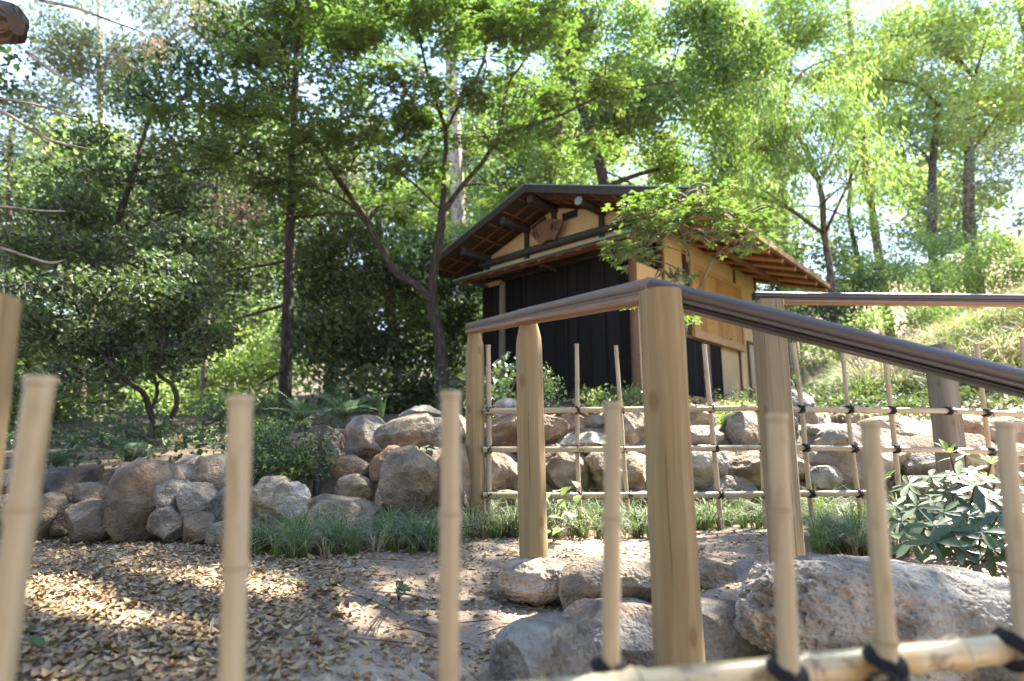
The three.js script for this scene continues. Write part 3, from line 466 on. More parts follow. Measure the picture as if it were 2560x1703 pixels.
  // pent roof over the front
  {
    const x0 = -2.98, x1 = 0.62, g = (w, t, d, y, z, gr, x = (x0 + x1) / 2) => box(w, t, d, [0, 0, 0], gr).rotateX(Math.atan(0.23 / 0.52)).translate(x, y, z), y0 = Y(3.3), yb = Y(3.07), at = (z) => lerp(y0, yb, z / 0.52);
    const p = put('pent_roof', g(x1 - x0, 0.03, 0.6, at(0.24), 0.24, 'x'), M.shingle);
    put('copper_edge', g(x1 - x0 + 0.02, 0.02, 0.05, at(0.5) + 0.01, 0.52, 'x'), M.copper, p);
    put('soffit_board', g(x1 - x0 - 0.02, 0.01, 0.56, at(0.24) - 0.024, 0.24, 'x'), M.rafter, p);
    put('eave_beam', box(x1 - x0 - 0.1, 0.045, 0.045, [(x0 + x1) / 2, at(0.36) - 0.078, 0.36], 'x'), M.brown, p);
    for (let x = x0 + 0.12; x < x1; x += 0.33) put('rafter', g(0.035, 0.03, 0.54, at(0.24) - 0.043, 0.245, 'z', x), M.rafter, p);
    for (const x of [-2.7, -1.3, 0.0]) put('bracket', box(0.05, 0.05, 0.36, [x, at(0.36) - 0.12, 0.17], 'z'), M.beam, p);
  }
}
// pale screen fence of bamboo poles behind the tea house
{
  const b = P(1825, 930, 11), base = V(b.x, terrain(b.x, b.z), b.z), t = thing('screen_fence', 'short screen of pale grey upright bamboo poles behind the far house corner', 'fence', base);
  for (let i = 0; i < 8; i++) { if (i === 4) continue; const x = (i - 4.5) * 0.062; addCane('bamboo_pole', cane(V(x, -0.1, 0), V(x, 1.35 + (i % 3) * 0.02, 0), 0.026, 0.4, 300 + i), M.bambooGrey, t, V(0, 0, 0)); }
  mesh('post', cane(V(0.26, -0.1, 0.02), V(0.25, 1.5, 0.02), 0.04, 0.45, 320), M.bamboo, t); mesh('rail', cane(V(-0.32, 0.9, 0.05), V(0.28, 0.9, 0.05), 0.02, 0.3, 321), M.bambooGrey, t);
}

// ------------------------------------------------------------------ wooden handrails
const oct = (r, n = 18) => Array.from({ length: n }, (_, i) => [Math.cos(i / n * 6.2832) * r, Math.sin(i / n * 6.2832) * r]);
const railProfile = (k) => { const o = [[-0.022, -0.024], [0.022, -0.024], [0.0245, -0.022], [0.0245, -0.0155], [0.0235, -0.014], [0.0185, -0.013], [0.0185, -0.0105], [0.0225, -0.0095]]; for (let i = 0; i <= 16; i++) { const a = -0.28 + (Math.PI + 0.56) * i / 16; o.push([Math.cos(a) * 0.0265, 0.0045 + Math.sin(a) * 0.026]); } o.push([-0.0225, -0.0095], [-0.0185, -0.0105], [-0.0185, -0.013], [-0.0235, -0.014], [-0.0245, -0.0155], [-0.0245, -0.022]); return o.map(([x, y]) => [x * k, y * k]); };
const flat = (w, h) => [[-w, -h], [w, -h], [w, h], [-w, h]];
// a round post with the top pared down on two sides
function roundPost(bot, top, r, seed, flatTop = false) {
  const n = 26, prof = [], H = top.distanceTo(bot), g = tube([[bot, r * 1.03], [bot.clone().lerp(top, 0.5), r], [top, r * 0.98]], 30, 14, 0.05);
  const p = g.attributes.position, d = top.clone().sub(bot).normalize();
  if (!flatTop) for (let i = 0; i < p.count; i++) { const v = V(p.getX(i), p.getY(i), p.getZ(i)).sub(bot), s = v.dot(d), left = H - s, lim = left < 0.1 ? lerp(0.55, 1.05, Math.max(0, left) / 0.1) * r : 9; const x = v.x - d.x * s; if (Math.abs(x) > lim) p.setX(i, p.getX(i) - Math.sign(x) * (Math.abs(x) - lim)); }
  if (!flatTop) g.computeVertexNormals();
  return g;
}
{
  const p1b = P(1095, 1200, 3.42), p1t = P(1093, 764, 3.42), p2b = P(1229, 1312, 2.36), p2t = P(1216, 739, 2.36), cb = P(1570, 1640, 1.5), ct = P(1520, 672, 1.5);
  const t = thing('wooden_handrail', 'wooden handrail whose dark rail bends at a thick post by the rock steps', 'handrail', V(p2b.x, 0, p2b.z)), o = t.position;
  const postGrain = (g) => g;
  mesh('post', moved(roundPost(V(p1b.x, p1b.y - 0.1, p1b.z), p1t, 0.055, 1), o), M.post, t);
  mesh('post', moved(roundPost(p2b, p2t, 0.055, 2), o), M.post, t);
  mesh('post', moved(roundPost(cb, ct, 0.0575, 3, true), o), M.post, t);
  const foot = mesh('footing', rock(0.145, 0.085, 0.13, 31, { color: 'pale', detail: 30, power: 2.1, cuts: -3, rough: 0.16, crack: 0.04, pits: 0.005 }), M.rock, t); foot.position.copy(p2b).sub(o).add(V(0.004, -0.032, 0.03));
  const up = (v, k) => v.clone().add(V(0, k, 0));
  const a1 = P(1079, 758, 3.36), a2 = P(1196, 733, 2.36), a3 = P(1500, 666, 1.48), a4 = P(1486, 662, 1.5), a5 = P(2460, 905, 1.42);
  const low = (g) => moved(g, o);
  mesh('rail', low(sweep(railProfile(0.8), up(a1, 0.012), up(a2, 0.012), true, 6)), M.railGrey, t); mesh('rail', low(sweep(railProfile(0.8), up(a2, 0.014), up(a3, 0.008), true, 6)), M.railGrey, t);
  mesh('under_board', low(sweep(flat(0.02, 0.011), up(a1, -0.0185), up(a2, -0.0185))), M.board, t); mesh('under_board', low(sweep(flat(0.02, 0.012), up(a2, -0.0175), up(a3, -0.0235))), M.board, t);
  const diag = mesh('rail', low(sweep(railProfile(0.98), a4, a5, true, 10)), M.railDark, t); { const dd = a5.clone().sub(a4).normalize().multiplyScalar(0.0015); mesh('cut_end', low(sweep(railProfile(0.99), a4.clone().addScaledVector(dd, -2), a4.clone().sub(dd))), M.cut, diag); }
  mesh('under_board', low(sweep(flat(0.019, 0.006), a4.clone().lerp(a5, 0.012).add(V(0, -0.031, 0)), up(a5, -0.031))), M.railBlack, t);
  { const far = P(2500, 1500, 1.42), q = a5.clone().lerp(a4, 0.02); mesh('post', low(roundPost(V(q.x, -0.75, q.z), V(q.x, q.y - 0.03, q.z), 0.055, 8, true)), M.post, t); }
}
{
  const b = P(1812, 1290, 2.4), top = P(1765, 694, 2.4), t = thing('wooden_handrail', 'wooden handrail with level black rail on a square-edged post at the right of the path', 'handrail', V(b.x, terrain(b.x, b.z), b.z)), o = t.position;
  const dir = top.clone().sub(b), r = 0.052;
  mesh('post', moved(sweep([[-r, -r * 0.86], [-r * 0.86, -r], [r * 0.86, -r], [r, -r * 0.86], [r, r * 0.86], [r * 0.86, r], [-r * 0.86, r], [-r, r * 0.86]], b.clone().setY(b.y - 0.15), top), o), M.postGrey, t);
  const a = P(1735, 682, 2.38), e = P(2520, 690, 2.5);
  mesh('rail', moved(sweep(railProfile(0.66), a, e, true, 8), o), M.railBlack, t); mesh('under_board', moved(sweep(flat(0.016, 0.008), a.clone().add(V(0.03, -0.025, 0)), e.clone().add(V(0, -0.025, 0))), o), M.board, t);
  const fp = e.clone(); fp.x -= 0.05; mesh('post', moved(sweep(flat(0.05, 0.05), V(fp.x, terrain(fp.x, fp.z) - 0.1, fp.z), V(fp.x, fp.y - 0.03, fp.z + 0.001)), o), M.postGrey, t);
}

// ------------------------------------------------------------------ bamboo fences
function cordTie(at, r1, r2, seed, along = V(1, 0, 0)) {
  const R = rng(seed), out = [], rr = (r1 + r2) * 0.62;
  for (const tilt of [0.75, -0.75, 0.6]) {
    const n = V(Math.cos(tilt), Math.sin(tilt), 0), u = V(-Math.sin(tilt), Math.cos(tilt), 0), pts = [];
    for (const off of [-0.35, 0.0, 0.35]) for (let k = 0; k < 10; k++) { const a = k / 10 * 6.283; pts.push([at.clone().addScaledVector(u, Math.cos(a) * rr * 1.25).add(V(0, 0, Math.sin(a) * rr * 1.5)).addScaledVector(n, off * r1 * 0.9 + (k / 10) * r1 * 0.3), r1 * 0.2]); }
    out.push(tube(pts, 5, 2, 0));
  }
  out.push(new THREE.SphereGeometry(r1 * 0.5, 8, 6).translate(at.x, at.y, at.z + rr * 1.6));
  for (let k = 0; k < 3; k++) { const e = at.clone().add(V((R() - 0.6) * r1 * 4.5, (R() - 0.55) * r1 * 3.2, rr * 1.5 + R() * r1)); out.push(tube([[at.clone().add(V(0, 0, rr * 1.6)), r1 * 0.17], [at.clone().lerp(e, 0.6).add(V(0, r1 * 0.5, rr * 0.9)), r1 * 0.15], [e, r1 * 0.09]], 5, 3, 0)); }
  return merge(out);
}
{
  const DF = 3.4, O = P(1124, 1215, DF); O.y = terrain(O.x, O.z);
  const t = thing('bamboo_fence', 'low bamboo lattice fence tied with black cord before the boulder wall', 'fence', O), o = O;
  const canes = [[1124, 795, 1125, 1216, 0.0155], [1327, 792, 1337, 1216, 0.0135], [1418, 796, 1452, 1212, 0.0125], [1622, 794, 1665, 1212, 0.0145], [1741, 800, 1765, 1206, 0.0135], [1826, 790, 1873, 1196, 0.0145], [1938, 795, 1983, 1178, 0.013], [2034, 790, 2070, 1100, 0.0145], [2166, 788, 2199, 1090, 0.013], [2176, 787, 2212, 1090, 0.0125], [2248, 791, 2284, 1062, 0.0135], [2352, 775, 2385, 1060, 0.013]];
  const rails = [[947, 941, 941, 946, 958], [1035, 1032, 1030, 1036, 1046], [1140, 1139, 1137, 1136]], xs = [1112, 1640, 1780, 2190, 2420];
  canes.forEach(([x0, y0, x1, y1, r], i) => { const d = lerp(DF, DF + 0.08, (x0 - 1124) / 1200); addCane('cane', cane(P(x1, y1 + 30, d), P(x0, y0, d), r, 0.19, 400 + i, 0.006), i % 3 ? M.bamboo : M.bambooGrey, t, o); });
  rails.forEach((ry, k) => { const n = ry.length; for (let i = 0; i < n - 1; i++) { const e0 = i === 1 ? 3 : 0, xe = k === 2 && i === 2 ? 2030 : xs[i + 1]; addCane('rail', cane(P(xs[i] - (i ? 6 : 0), ry[i], DF - 0.03 + i * 0.006), P(xe + 6, ry[i + 1], DF - 0.03 + i * 0.006), 0.0165, 0.33, 450 + k * 7 + i, 0.003), M.bamboo, t, o); } });
  canes.forEach(([x0, y0, x1, y1, r], i) => rails.forEach((ry, k) => {
    if (k === 2 && i > 6) return; if (i === 9) return;
    const x = lerp(x0, x1, (ry[0] - y0) / (y1 - y0)); let j = 0; while (j < ry.length - 2 && x > xs[j + 1]) j++;
    const y = lerp(ry[j], ry[j + 1], (x - xs[j]) / (xs[j + 1] - xs[j])), p = P(lerp(x0, x1, (y - y0) / (y1 - y0)), y, DF - 0.012);
    mesh('cord_tie', moved(cordTie(p, 0.0155, 0.0155, 500 + i * 5 + k), o), M.cord, t);
  }));
  const pb = P(2192, 1090, DF + 0.1), pt = P(2160, 796, DF + 0.1);
  mesh('post', moved(sweep(flat(0.055, 0.055), pb.setY(pb.y - 0.2), pt), o), M.darkPost, t);
}
{
  const O = P(1400, 1560, 0.78); O.y = terrain(O.x, O.z);
  const t = thing('bamboo_fence', 'nearest bamboo fence of tall blurred canes crossing the whole view', 'fence', O), o = O;
  const canes = [[95, 868, 18, 1400, 0.0128, 0.56], [556, 912, 532, 1568, 0.0128, 0.605], [1037, 902, 1034, 1568, 0.0126, 0.69], [1411, 926, 1404, 1548, 0.0122, 0.79], [1790, 954, 1818, 1530, 0.0132, 0.76], [2003, 970, 2043, 1490, 0.0128, 0.79], [2313, 972, 2352, 1450, 0.0125, 0.85]];
  const at = canes.map(([x0, y0, x1, y1, r, d], i) => { const a = P(x0, y0, d), b = P(x1, y1, d), l = b.clone().sub(a).normalize(), e = a.clone().addScaledVector(l, 1.1); addCane('cane', cane(e, a, r, 0.23, 600 + i, 0.002), M.bamboo, t, o); return [a, l]; });
  const r0 = P(1290, 1602, 0.745), r1 = P(2420, 1482, 0.885), mid = P(1790, 1540, 0.735);
  const A = r0.clone().lerp(r1, -1.2), rd = r1.clone().sub(r0);
  addCane('rail', cane(r0.clone().addScaledVector(rd, -0.03), r0.clone().addScaledVector(rd, 1.1), 0.0195, 0.2, 640, 0.003), M.bambooOld, t, o);
  addCane('rail', cane(P(-300, 1760, 0.52), r0, 0.0195, 0.25, 641, 0.003), M.bamboo, t, o);
  for (const i of [3, 4, 5, 6]) { const [a, l] = at[i], k = (a.x - r0.x) / rd.x, y = r0.y + rd.y * k, s = (y - a.y) / l.y; mesh('cord_tie', moved(cordTie(a.clone().addScaledVector(l, s).add(V(0, 0, -0.012)), 0.0165, 0.0165, 660 + i), o), M.cord, t); }
  const pt = P(-66, 684, 0.72), pb = P(-160, 1700, 0.72); mesh('post', moved(roundPost(V(pb.x, -0.7, pb.z), pt, 0.052, 9, true), o), M.post, t);
}

// ------------------------------------------------------------------ boulder walls
function stoneWall(label, list, seed) {
  const c = P((list[0][0] + list[0][1]) / 2, list[0][3], list[0][4]), t = thing('stone_wall', label, 'wall', V(c.x, terrain(c.x, c.z), c.z));
  list.forEach(([x0, x1, y0, y1, d, color, o = {}], i) => rockAt([x0, x1, y0, y1, d], seed + i, t, { color, detail: (x1 - x0) > 90 ? 20 : 13, ...o }));
  return t;
}
stoneWall('low dry-stacked wall of shaded brown boulders behind the leaf-covered ground', [
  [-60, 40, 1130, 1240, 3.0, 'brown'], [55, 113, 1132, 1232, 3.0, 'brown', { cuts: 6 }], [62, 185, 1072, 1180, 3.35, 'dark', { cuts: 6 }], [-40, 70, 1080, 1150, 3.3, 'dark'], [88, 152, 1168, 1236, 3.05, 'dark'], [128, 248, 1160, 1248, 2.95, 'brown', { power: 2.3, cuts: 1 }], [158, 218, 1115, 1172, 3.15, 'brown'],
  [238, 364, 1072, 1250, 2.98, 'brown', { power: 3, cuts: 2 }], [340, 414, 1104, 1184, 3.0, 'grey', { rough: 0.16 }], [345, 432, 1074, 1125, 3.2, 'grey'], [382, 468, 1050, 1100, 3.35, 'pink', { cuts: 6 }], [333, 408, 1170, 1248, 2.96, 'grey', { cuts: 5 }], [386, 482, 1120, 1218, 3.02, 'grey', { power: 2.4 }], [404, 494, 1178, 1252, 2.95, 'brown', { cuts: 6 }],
  [412, 536, 1052, 1150, 3.2, 'tan', { cuts: 7, turn: 0.2 }], [472, 550, 1124, 1210, 3.0, 'slate', { cuts: 7 }], [500, 605, 1130, 1200, 3.15, 'grey'], [466, 530, 1205, 1262, 2.9, 'tan', { power: 2.2 }], [508, 580, 1190, 1262, 2.95, 'rust', { cuts: 5 }],
], 10);
stoneWall('tall stack of rounded boulders and grey slabs below the ferns, left of the railing post', [
  [870, 1002, 1030, 1195, 3.2, 'brown', { power: 2.6, crack: 0.06, cuts: 3, rough: 0.08 }], [990, 1080, 1030, 1200, 3.3, 'brown', { power: 3.4 }], [848, 925, 1032, 1120, 3.42, 'rust', { cuts: 8, turn: 0.1 }], [766, 852, 1098, 1162, 3.35, 'tan', { power: 2.2, cuts: 1 }], [755, 855, 1050, 1116, 3.5, 'brown', { power: 2.2, cuts: 0 }], [738, 777, 1026, 1066, 3.6, 'grey', { power: 2.2, cuts: 1 }],
  [774, 905, 956, 1068, 3.75, 'grey', { cuts: 8, power: 3.4 }], [842, 992, 958, 1036, 3.7, 'tan', { cuts: 8, turn: 0.42, power: 3.2 }], [928, 1030, 962, 1034, 3.75, 'grey', { cuts: 6 }], [916, 1012, 933, 972, 3.95, 'slate', { cuts: 8, power: 3.4 }], [840, 905, 1028, 1060, 3.85, 'dark'], [916, 940, 1012, 1036, 3.7, 'rust'],
  [690, 778, 980, 1052, 4.0, 'dark', { cuts: 6 }], [640, 720, 1000, 1070, 3.9, 'brown', { cuts: 4 }], [700, 770, 1055, 1130, 3.75, 'dark'], [1010, 1080, 955, 1040, 3.9, 'dark'], [862, 885, 1120, 1175, 3.25, 'tan'],
], 40);
stoneWall('long boulder wall of brown and grey rocks behind the tied bamboo lattice', [
  [1120, 1305, 950, 1036, 4.05, 'rust', { cuts: 6 }], [1138, 1205, 918, 962, 4.3, 'pale'], [1112, 1200, 1040, 1140, 3.85, 'brown', { cuts: 5 }], [1075, 1130, 1040, 1150, 3.9, 'dark'], [1240, 1354, 1026, 1140, 3.9, 'brown', { cuts: 7, power: 3.2 }], [1192, 1250, 1035, 1130, 3.95, 'brown'], [1272, 1345, 952, 1008, 4.25, 'rust', { cuts: 6 }], [1290, 1425, 996, 1050, 4.05, 'pale', { cuts: 5 }],
  [1348, 1505, 1036, 1138, 3.85, 'tan', { power: 2.6 }], [1408, 1495, 946, 1040, 4.15, 'tan', { power: 2.5 }], [1340, 1400, 955, 1000, 4.4, 'rust'], [1490, 1600, 950, 1040, 4.2, 'grey'], [1500, 1600, 1030, 1135, 3.95, 'grey'], [1580, 1692, 1030, 1142, 3.85, 'grey', { power: 2.6, cuts: 2 }], [1575, 1668, 982, 1036, 4.05, 'grey', { cuts: 6 }], [1570, 1652, 938, 994, 4.3, 'pale', { cuts: 4 }],
  [1682, 1775, 946, 1042, 4.1, 'brown', { power: 2.5 }], [1676, 1882, 1036, 1132, 3.85, 'brown', { cuts: 5, rough: 0.12 }], [1630, 1750, 1102, 1180, 3.75, 'grey', { power: 2.3 }], [1760, 1842, 950, 1032, 4.15, 'brown'], [1806, 1895, 898, 1006, 4.5, 'slate', { cuts: 6, power: 3 }], [1836, 1905, 980, 1036, 4.2, 'slate', { cuts: 6 }], [1846, 1930, 940, 992, 4.6, 'tan'],
  [1866, 1930, 1030, 1088, 3.95, 'slate', { cuts: 7 }], [1876, 1944, 1076, 1126, 3.8, 'grey', { cuts: 5 }], [1916, 2115, 985, 1135, 3.9, 'grey', { power: 2.8, cuts: 4 }], [2005, 2156, 960, 1034, 4.25, 'tan', { power: 2.5 }], [2090, 2206, 1036, 1118, 3.95, 'slate', { power: 2.5 }], [1920, 2010, 940, 990, 4.6, 'brown'], [2150, 2260, 1000, 1120, 4.2, 'grey'],
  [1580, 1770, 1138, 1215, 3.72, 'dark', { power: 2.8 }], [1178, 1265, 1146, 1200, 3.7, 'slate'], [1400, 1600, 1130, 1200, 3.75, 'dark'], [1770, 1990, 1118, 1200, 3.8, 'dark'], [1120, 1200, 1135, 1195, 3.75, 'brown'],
  [2190, 2290, 945, 1010, 4.2, 'pink', { cuts: 6 }], [2270, 2400, 950, 1030, 4.1, 'tan', { cuts: 6 }], [2215, 2310, 1000, 1090, 3.95, 'pink', { cuts: 6 }], [2300, 2430, 1015, 1120, 3.95, 'tan', { cuts: 6 }], [2360, 2480, 935, 1010, 4.3, 'pale'], [2200, 2300, 1080, 1160, 3.85, 'brown'], [2100, 2210, 1100, 1180, 3.8, 'dark'],
], 70);
// loose boulders
const loose = (b, seed, label, o, group) => tagged(rockAt(b, seed, null, o), label, 'boulder', group);
loose([562, 690, 1112, 1235, 3.05], 120, 'pale craggy boulder in sunlight at the foot of the small-leaved bush', { color: 'pale', detail: 30, rough: 0.16, cuts: 5, crack: 0.1 });
loose([684, 862, 1148, 1260, 3.1], 121, 'flat smooth tan boulder half hidden by grass below two rounded stones', { color: 'tan', detail: 24, rough: 0.08, cuts: 2, power: 2.8 });
loose([1304, 1530, 1310, 1430, 2.1], 122, 'rough brown step boulder beside the concrete footing of the post', { color: 'brown', detail: 44, rough: 0.09, cuts: -1, power: 3, pits: 0.004 });
loose([1490, 1752, 1312, 1420, 2.12], 123, 'craggy brown step boulder right of the thick corner post', { color: 'brown', detail: 44, rough: 0.13, cuts: 0, power: 2.8, pits: 0.008 });
loose([1305, 1560, 1428, 1600, 1.8], 124, 'smooth grey lower step stone behind the thick corner post', { color: 'grey', detail: 40, rough: 0.06, cuts: 2, power: 3, pits: 0.003 });
loose([1525, 1785, 1428, 1590, 1.76], 125, 'smooth tan-grey lower step stone right of the thick corner post', { color: 'grey', detail: 40, rough: 0.06, cuts: 3, power: 3.2, pits: 0.003 });
loose([1135, 1390, 1480, 1720, 1.5], 126, 'pale rounded boulder at the bottom edge of the bare soil', { color: 'grey', detail: 44, rough: 0.08, cuts: 3, power: 2.5, pits: 0.003 });
loose([1792, 2580, 1350, 1640, 1.62], 127, 'huge pitted pale grey boulder under the flowering-bush leaves', { color: 'pale', detail: 90, rough: 0.06, cuts: -1, power: 2.7, pits: 0.03, rz: 0.26, turn: -0.11 });
scene.children[scene.children.length - 1].userData.label = 'huge pitted pale grey boulder behind the right-hand canes';
loose([1706, 1790, 1300, 1380, 2.15], 128, 'small wedge of concrete-grey rock between step boulder and pitted boulder', { color: 'grey', detail: 24, rough: 0.15 });

// ------------------------------------------------------------------ low plants
const bladeClump = (seed, n, len, spread, w = 0.0045) => {
  const r = rng(seed), out = [];
  for (let i = 0; i < n; i++) {
    const a = r() * 6.283, b = V(Math.cos(a) * r() * spread, 0, Math.sin(a) * r() * spread), l = len * (0.55 + 0.6 * r()), lean = 0.55 + r() * 1.0, da = a + (r() - 0.5) * 1.4, dir = V(Math.cos(da), 0, Math.sin(da)), side = V(-dir.z, 0, dir.x);
    const pt = (t) => b.clone().addScaledVector(dir, l * lean * t * t * 0.8).add(V(0, l * (t - 0.48 * lean * t * t * t), 0));
    let pv = null;
    for (let k = 0; k <= 4; k++) { const t = k / 4, c = pt(t), ww = w * (1 - t * t) * 0.5 + 0.0002, p = [c.clone().addScaledVector(side, ww), c.clone().addScaledVector(side, -ww)]; if (pv) { for (const q of [pv[0], pv[1], p[0], p[0], pv[1], p[1]]) out.push(q.x, q.y, q.z); } pv = p; }
  }
  return leafGeo(out);
};
const B = { a: bladeClump(1, 34, 0.19, 0.03), b: bladeClump(2, 26, 0.22, 0.025), c: bladeClump(3, 18, 0.16, 0.04), tuft: bladeClump(4, 60, 0.26, 0.05, 0.005) };
function grass(label, area, seed, n, mats, geos, name = 'grass') { // area: function(r) -> [pictured x, y, d0] foot point
  const r = rng(seed), lists = mats.map(() => []);
  for (let i = 0; i < n; i++) { const [x, y, d] = area(r), p = onGround(x, y, d); if (perlin.noise(p.x * 3.1, seed, p.z * 3.1) < -0.24 + 0.35 * (r() - 0.5)) continue; const k = Math.min(mats.length - 1, Math.floor(Math.pow(r(), 1.25) * mats.length)), b = 0.75 + 0.5 * r(); lists[k].push([p, r() * 6.283, (r() - 0.5) * 0.3, (r() - 0.5) * 0.3, 0.55 + 0.7 * r(), [b, b, b * (0.9 + 0.2 * r())]]); }
  const g = thing(name, label, 'grass'); g.userData.kind = 'stuff';
  lists.forEach((l, k) => { if (!l.length) return; l.forEach((e) => e[0].sub(V(0, 0, 0))); scatter('blades', g, geos[k % geos.length], mats[k], l, 'stuff'); });
  return g;
}
grass('long strip of fine arching grass before the boulders left of the railing posts', (r) => { const x = lerp(500, 1090, r()); return [x, lerp(1282, 1215, r()) - Math.max(0, x - 830) * 0.07 + 8 * Math.sin(x * 0.02), 2.7]; }, 1, 380, [L.blade, L.bladeLit, L.bladeDry], [B.a, B.b, B.c]);
grass('bright grass along the foot of the tied bamboo lattice', (r) => [lerp(1060, 1500, r()), lerp(1240, 1195, r()), 3.0], 2, 190, [L.blade, L.bladeLit, L.bladeDry], [B.b, B.a, B.c]);
grass('dark grass under the lattice between thick post and far post', (r) => [lerp(1500, 2080, r()), lerp(1222, 1190, r()), 3.1], 3, 150, [L.blade, L.blade, L.bladeLit], [B.a, B.c, B.b]);
grass('tuft of pale arching grass left of the glossy whorled shrub', (r) => [lerp(1880, 2090, r()), lerp(1285, 1235, r()), 2.4], 4, 110, [L.bladeLit, L.blade, L.bladeDry], [B.b, B.a, B.a]);
grass('grass and small herbs along the house front above the wall', (r) => [lerp(1340, 1480, r()), lerp(932, 922, r()), 5.6], 5, 60, [L.bladeLit, L.blade], [B.tuft, B.tuft]);
// ferns
function frondGeo(len, pairs, wid, seed, arch = 0.5) {
  const r = rng(seed), out = [];
  const at = (t) => V(0, len * (t * (1 - arch * 0.25 * t) * 0.9), len * arch * t * t * 0.8), side = V(1, 0, 0);
  for (let k = 0; k < pairs; k++) { const t = 0.12 + 0.88 * k / pairs, c = at(t), tn = at(Math.min(1, t + 0.02)).sub(at(t)).normalize(), nn = side.clone().cross(tn), w = wid * Math.sin(Math.PI * (0.12 + 0.86 * t)) + 0.004; for (const s of [-1, 1]) addLeaf(out, c, side.clone().multiplyScalar(s).addScaledVector(tn, 0.3).normalize(), nn, w, len / pairs * 0.6, 0.05, 0.15 + 0.1 * r()); }
  for (let k = 0; k < 8; k++) { const a = at(k / 8), b = at((k + 1) / 8), w = side.clone().multiplyScalar(0.003); for (const p of [a.clone().add(w), a.clone().sub(w), b.clone().add(w), b.clone().add(w), a.clone().sub(w), b.clone().sub(w)]) out.push(p.x, p.y, p.z); }
  return leafGeo(out);
}
const FR = [frondGeo(0.55, 22, 0.095, 1, 1.25), frondGeo(0.46, 20, 0.08, 2, 1.0), frondGeo(0.32, 20, 0.034, 3, 0.25)];
function fern(label, base, n, mat, scale, kinds = [0, 1], seed = 1, lean = 1) {
  const r = rng(seed * 91), t = thing('fern', label, 'fern', base);
  for (let i = 0; i < n; i++) { const m = mesh('frond', FR[kinds[i % kinds.length]], mat, t); m.rotation.set((r() - 0.3) * 0.7 * lean, i / n * 6.283 + r() * 0.7, (r() - 0.5) * 0.3, 'YXZ'); m.scale.setScalar(scale * (0.75 + 0.45 * r())); }
  return t;
}
const G = (x, y, d) => { const p = P(x, y, d); return p; };
fern('two upright bright green fern fronds above the grey slabs', G(880, 965, 4.1), 3, L.fern, 0.72, [2], 1, 0.6);
fern('large dark fern spreading over the top of the slab stack', G(790, 975, 4.25), 16, L.fern, 0.72, [0, 1], 2);
fern('shaded fern between bush and tall dark trunk', G(690, 975, 4.6), 10, L.fern, 0.65, [0, 1], 3);
fern('dark fern left of the small-leaved bush', G(560, 1060, 3.9), 12, L.fern, 0.7, [0, 1], 4);
fern('shaded fern drooping over the left boulder wall', G(300, 1080, 3.6), 12, L.fern, 0.55, [0, 1], 5);
fern('dim fern above the leftmost boulders of the wall', G(130, 1085, 3.7), 10, L.fern, 0.55, [0, 1], 6);
fern('sunlit fern against the dark house boards beside the second post', G(1285, 985, 4.25), 9, L.fern, 0.62, [2], 7, 0.8);
fern('green fern at the plaster corner below the shutter', G(1700, 990, 4.6), 9, L.fern, 0.6, [2, 1], 8, 0.9);
fern('green fern growing against the pale bamboo screen', G(1835, 905, 7.2), 9, L.fern, 0.9, [2, 2], 9, 0.6);
fern('low fern fallen over the stones under the lattice middle', G(1670, 1005, 4.2), 6, L.fern, 0.5, [1, 2], 10);
{ const b = onGround(640, 1340, 2.0), t = thing('fern_frond', 'single small fern frond lying flat on the bare soil', 'fern frond', b.setY(b.y + 0.012)), m = mesh('frond', FR[2], L.fern, t); m.rotation.set(-1.5, 0, 1.75, 'YXZ'); m.rotation.y = 0.2; m.scale.setScalar(0.6); m.rotation.set(1.45, 1.3, 0, 'YXZ'); }
// small-leaved bushes
function bush(label, bl, spray, mats, seed, o = {}, category = 'shrub', name = 'shrub') {
  const b0 = bl[0], base = V(b0[0].x, Math.min(terrain(b0[0].x, b0[0].z), b0[0].y - b0[2] * 0.6), b0[0].z), t = thing(name, label, category, base), R = rng(seed), st = [];
  for (const b of bl) for (let k = 0; k < 6; k++) { const u = V(R() * 2 - 1, R() * 1.4 - 0.4, R() * 2 - 1).normalize(), e = V(b[0].x + u.x * b[1] * 0.9, b[0].y + u.y * b[2] * 0.9, b[0].z + u.z * b[3] * 0.9), s = V(base.x + (R() - 0.5) * b[1] * 0.3, base.y - 0.02, base.z + (R() - 0.5) * b[1] * 0.3), w = o.stemR ?? 0.006; st.push(tube([[s, w], [s.clone().lerp(e, 0.5).add(V((R() - 0.5) * 0.2 * b[1], 0.06 * b[2], 0)), w * 0.7], [e, w * 0.35]], 5, 4, 0, false)); }
  mesh('stems', moved(merge(st), base), M.bark, t);
  mats.forEach((m, i) => scatter('leaves', t, spray, m, crownPlaces(bl, base, seed * 17 + i * 31, { spray, lai: 1.6 / mats.length, tufts: 0, freq: 5, thr: -0.2, tilt: 0.6, scale: [0.7, 1.2], ...o }), 'stuff'));
  return t;
}
bush('bush with small glossy leaves growing beside the sunlit pale boulder', blobs([650, 1050, 3.5, 75, 45], [700, 1050, 3.5, 50, 36], [620, 1010, 3.6, 45, 40], [665, 1085, 3.45, 60, 24], [735, 1015, 3.55, 20, 24], [595, 1050, 3.5, 30, 40]), S.tiny, [L.azalea, L.azalea, L.young], 11, { lai: 0.42, tufts: 9, freq: 9 });
bush('leafy dark green shrub against the dark boards behind the first post', blobs([1160, 890, 5.2, 40, 35], [1190, 860, 5.3, 30, 25], [1130, 920, 5.0, 40, 25]), S.oak, [L.azalea], 12);
bush('small leafy shrub between second and first cane on the house front', blobs([1245, 870, 5.2, 26, 24], [1265, 895, 5.2, 25, 22]), S.tiny, [L.azalea], 13);
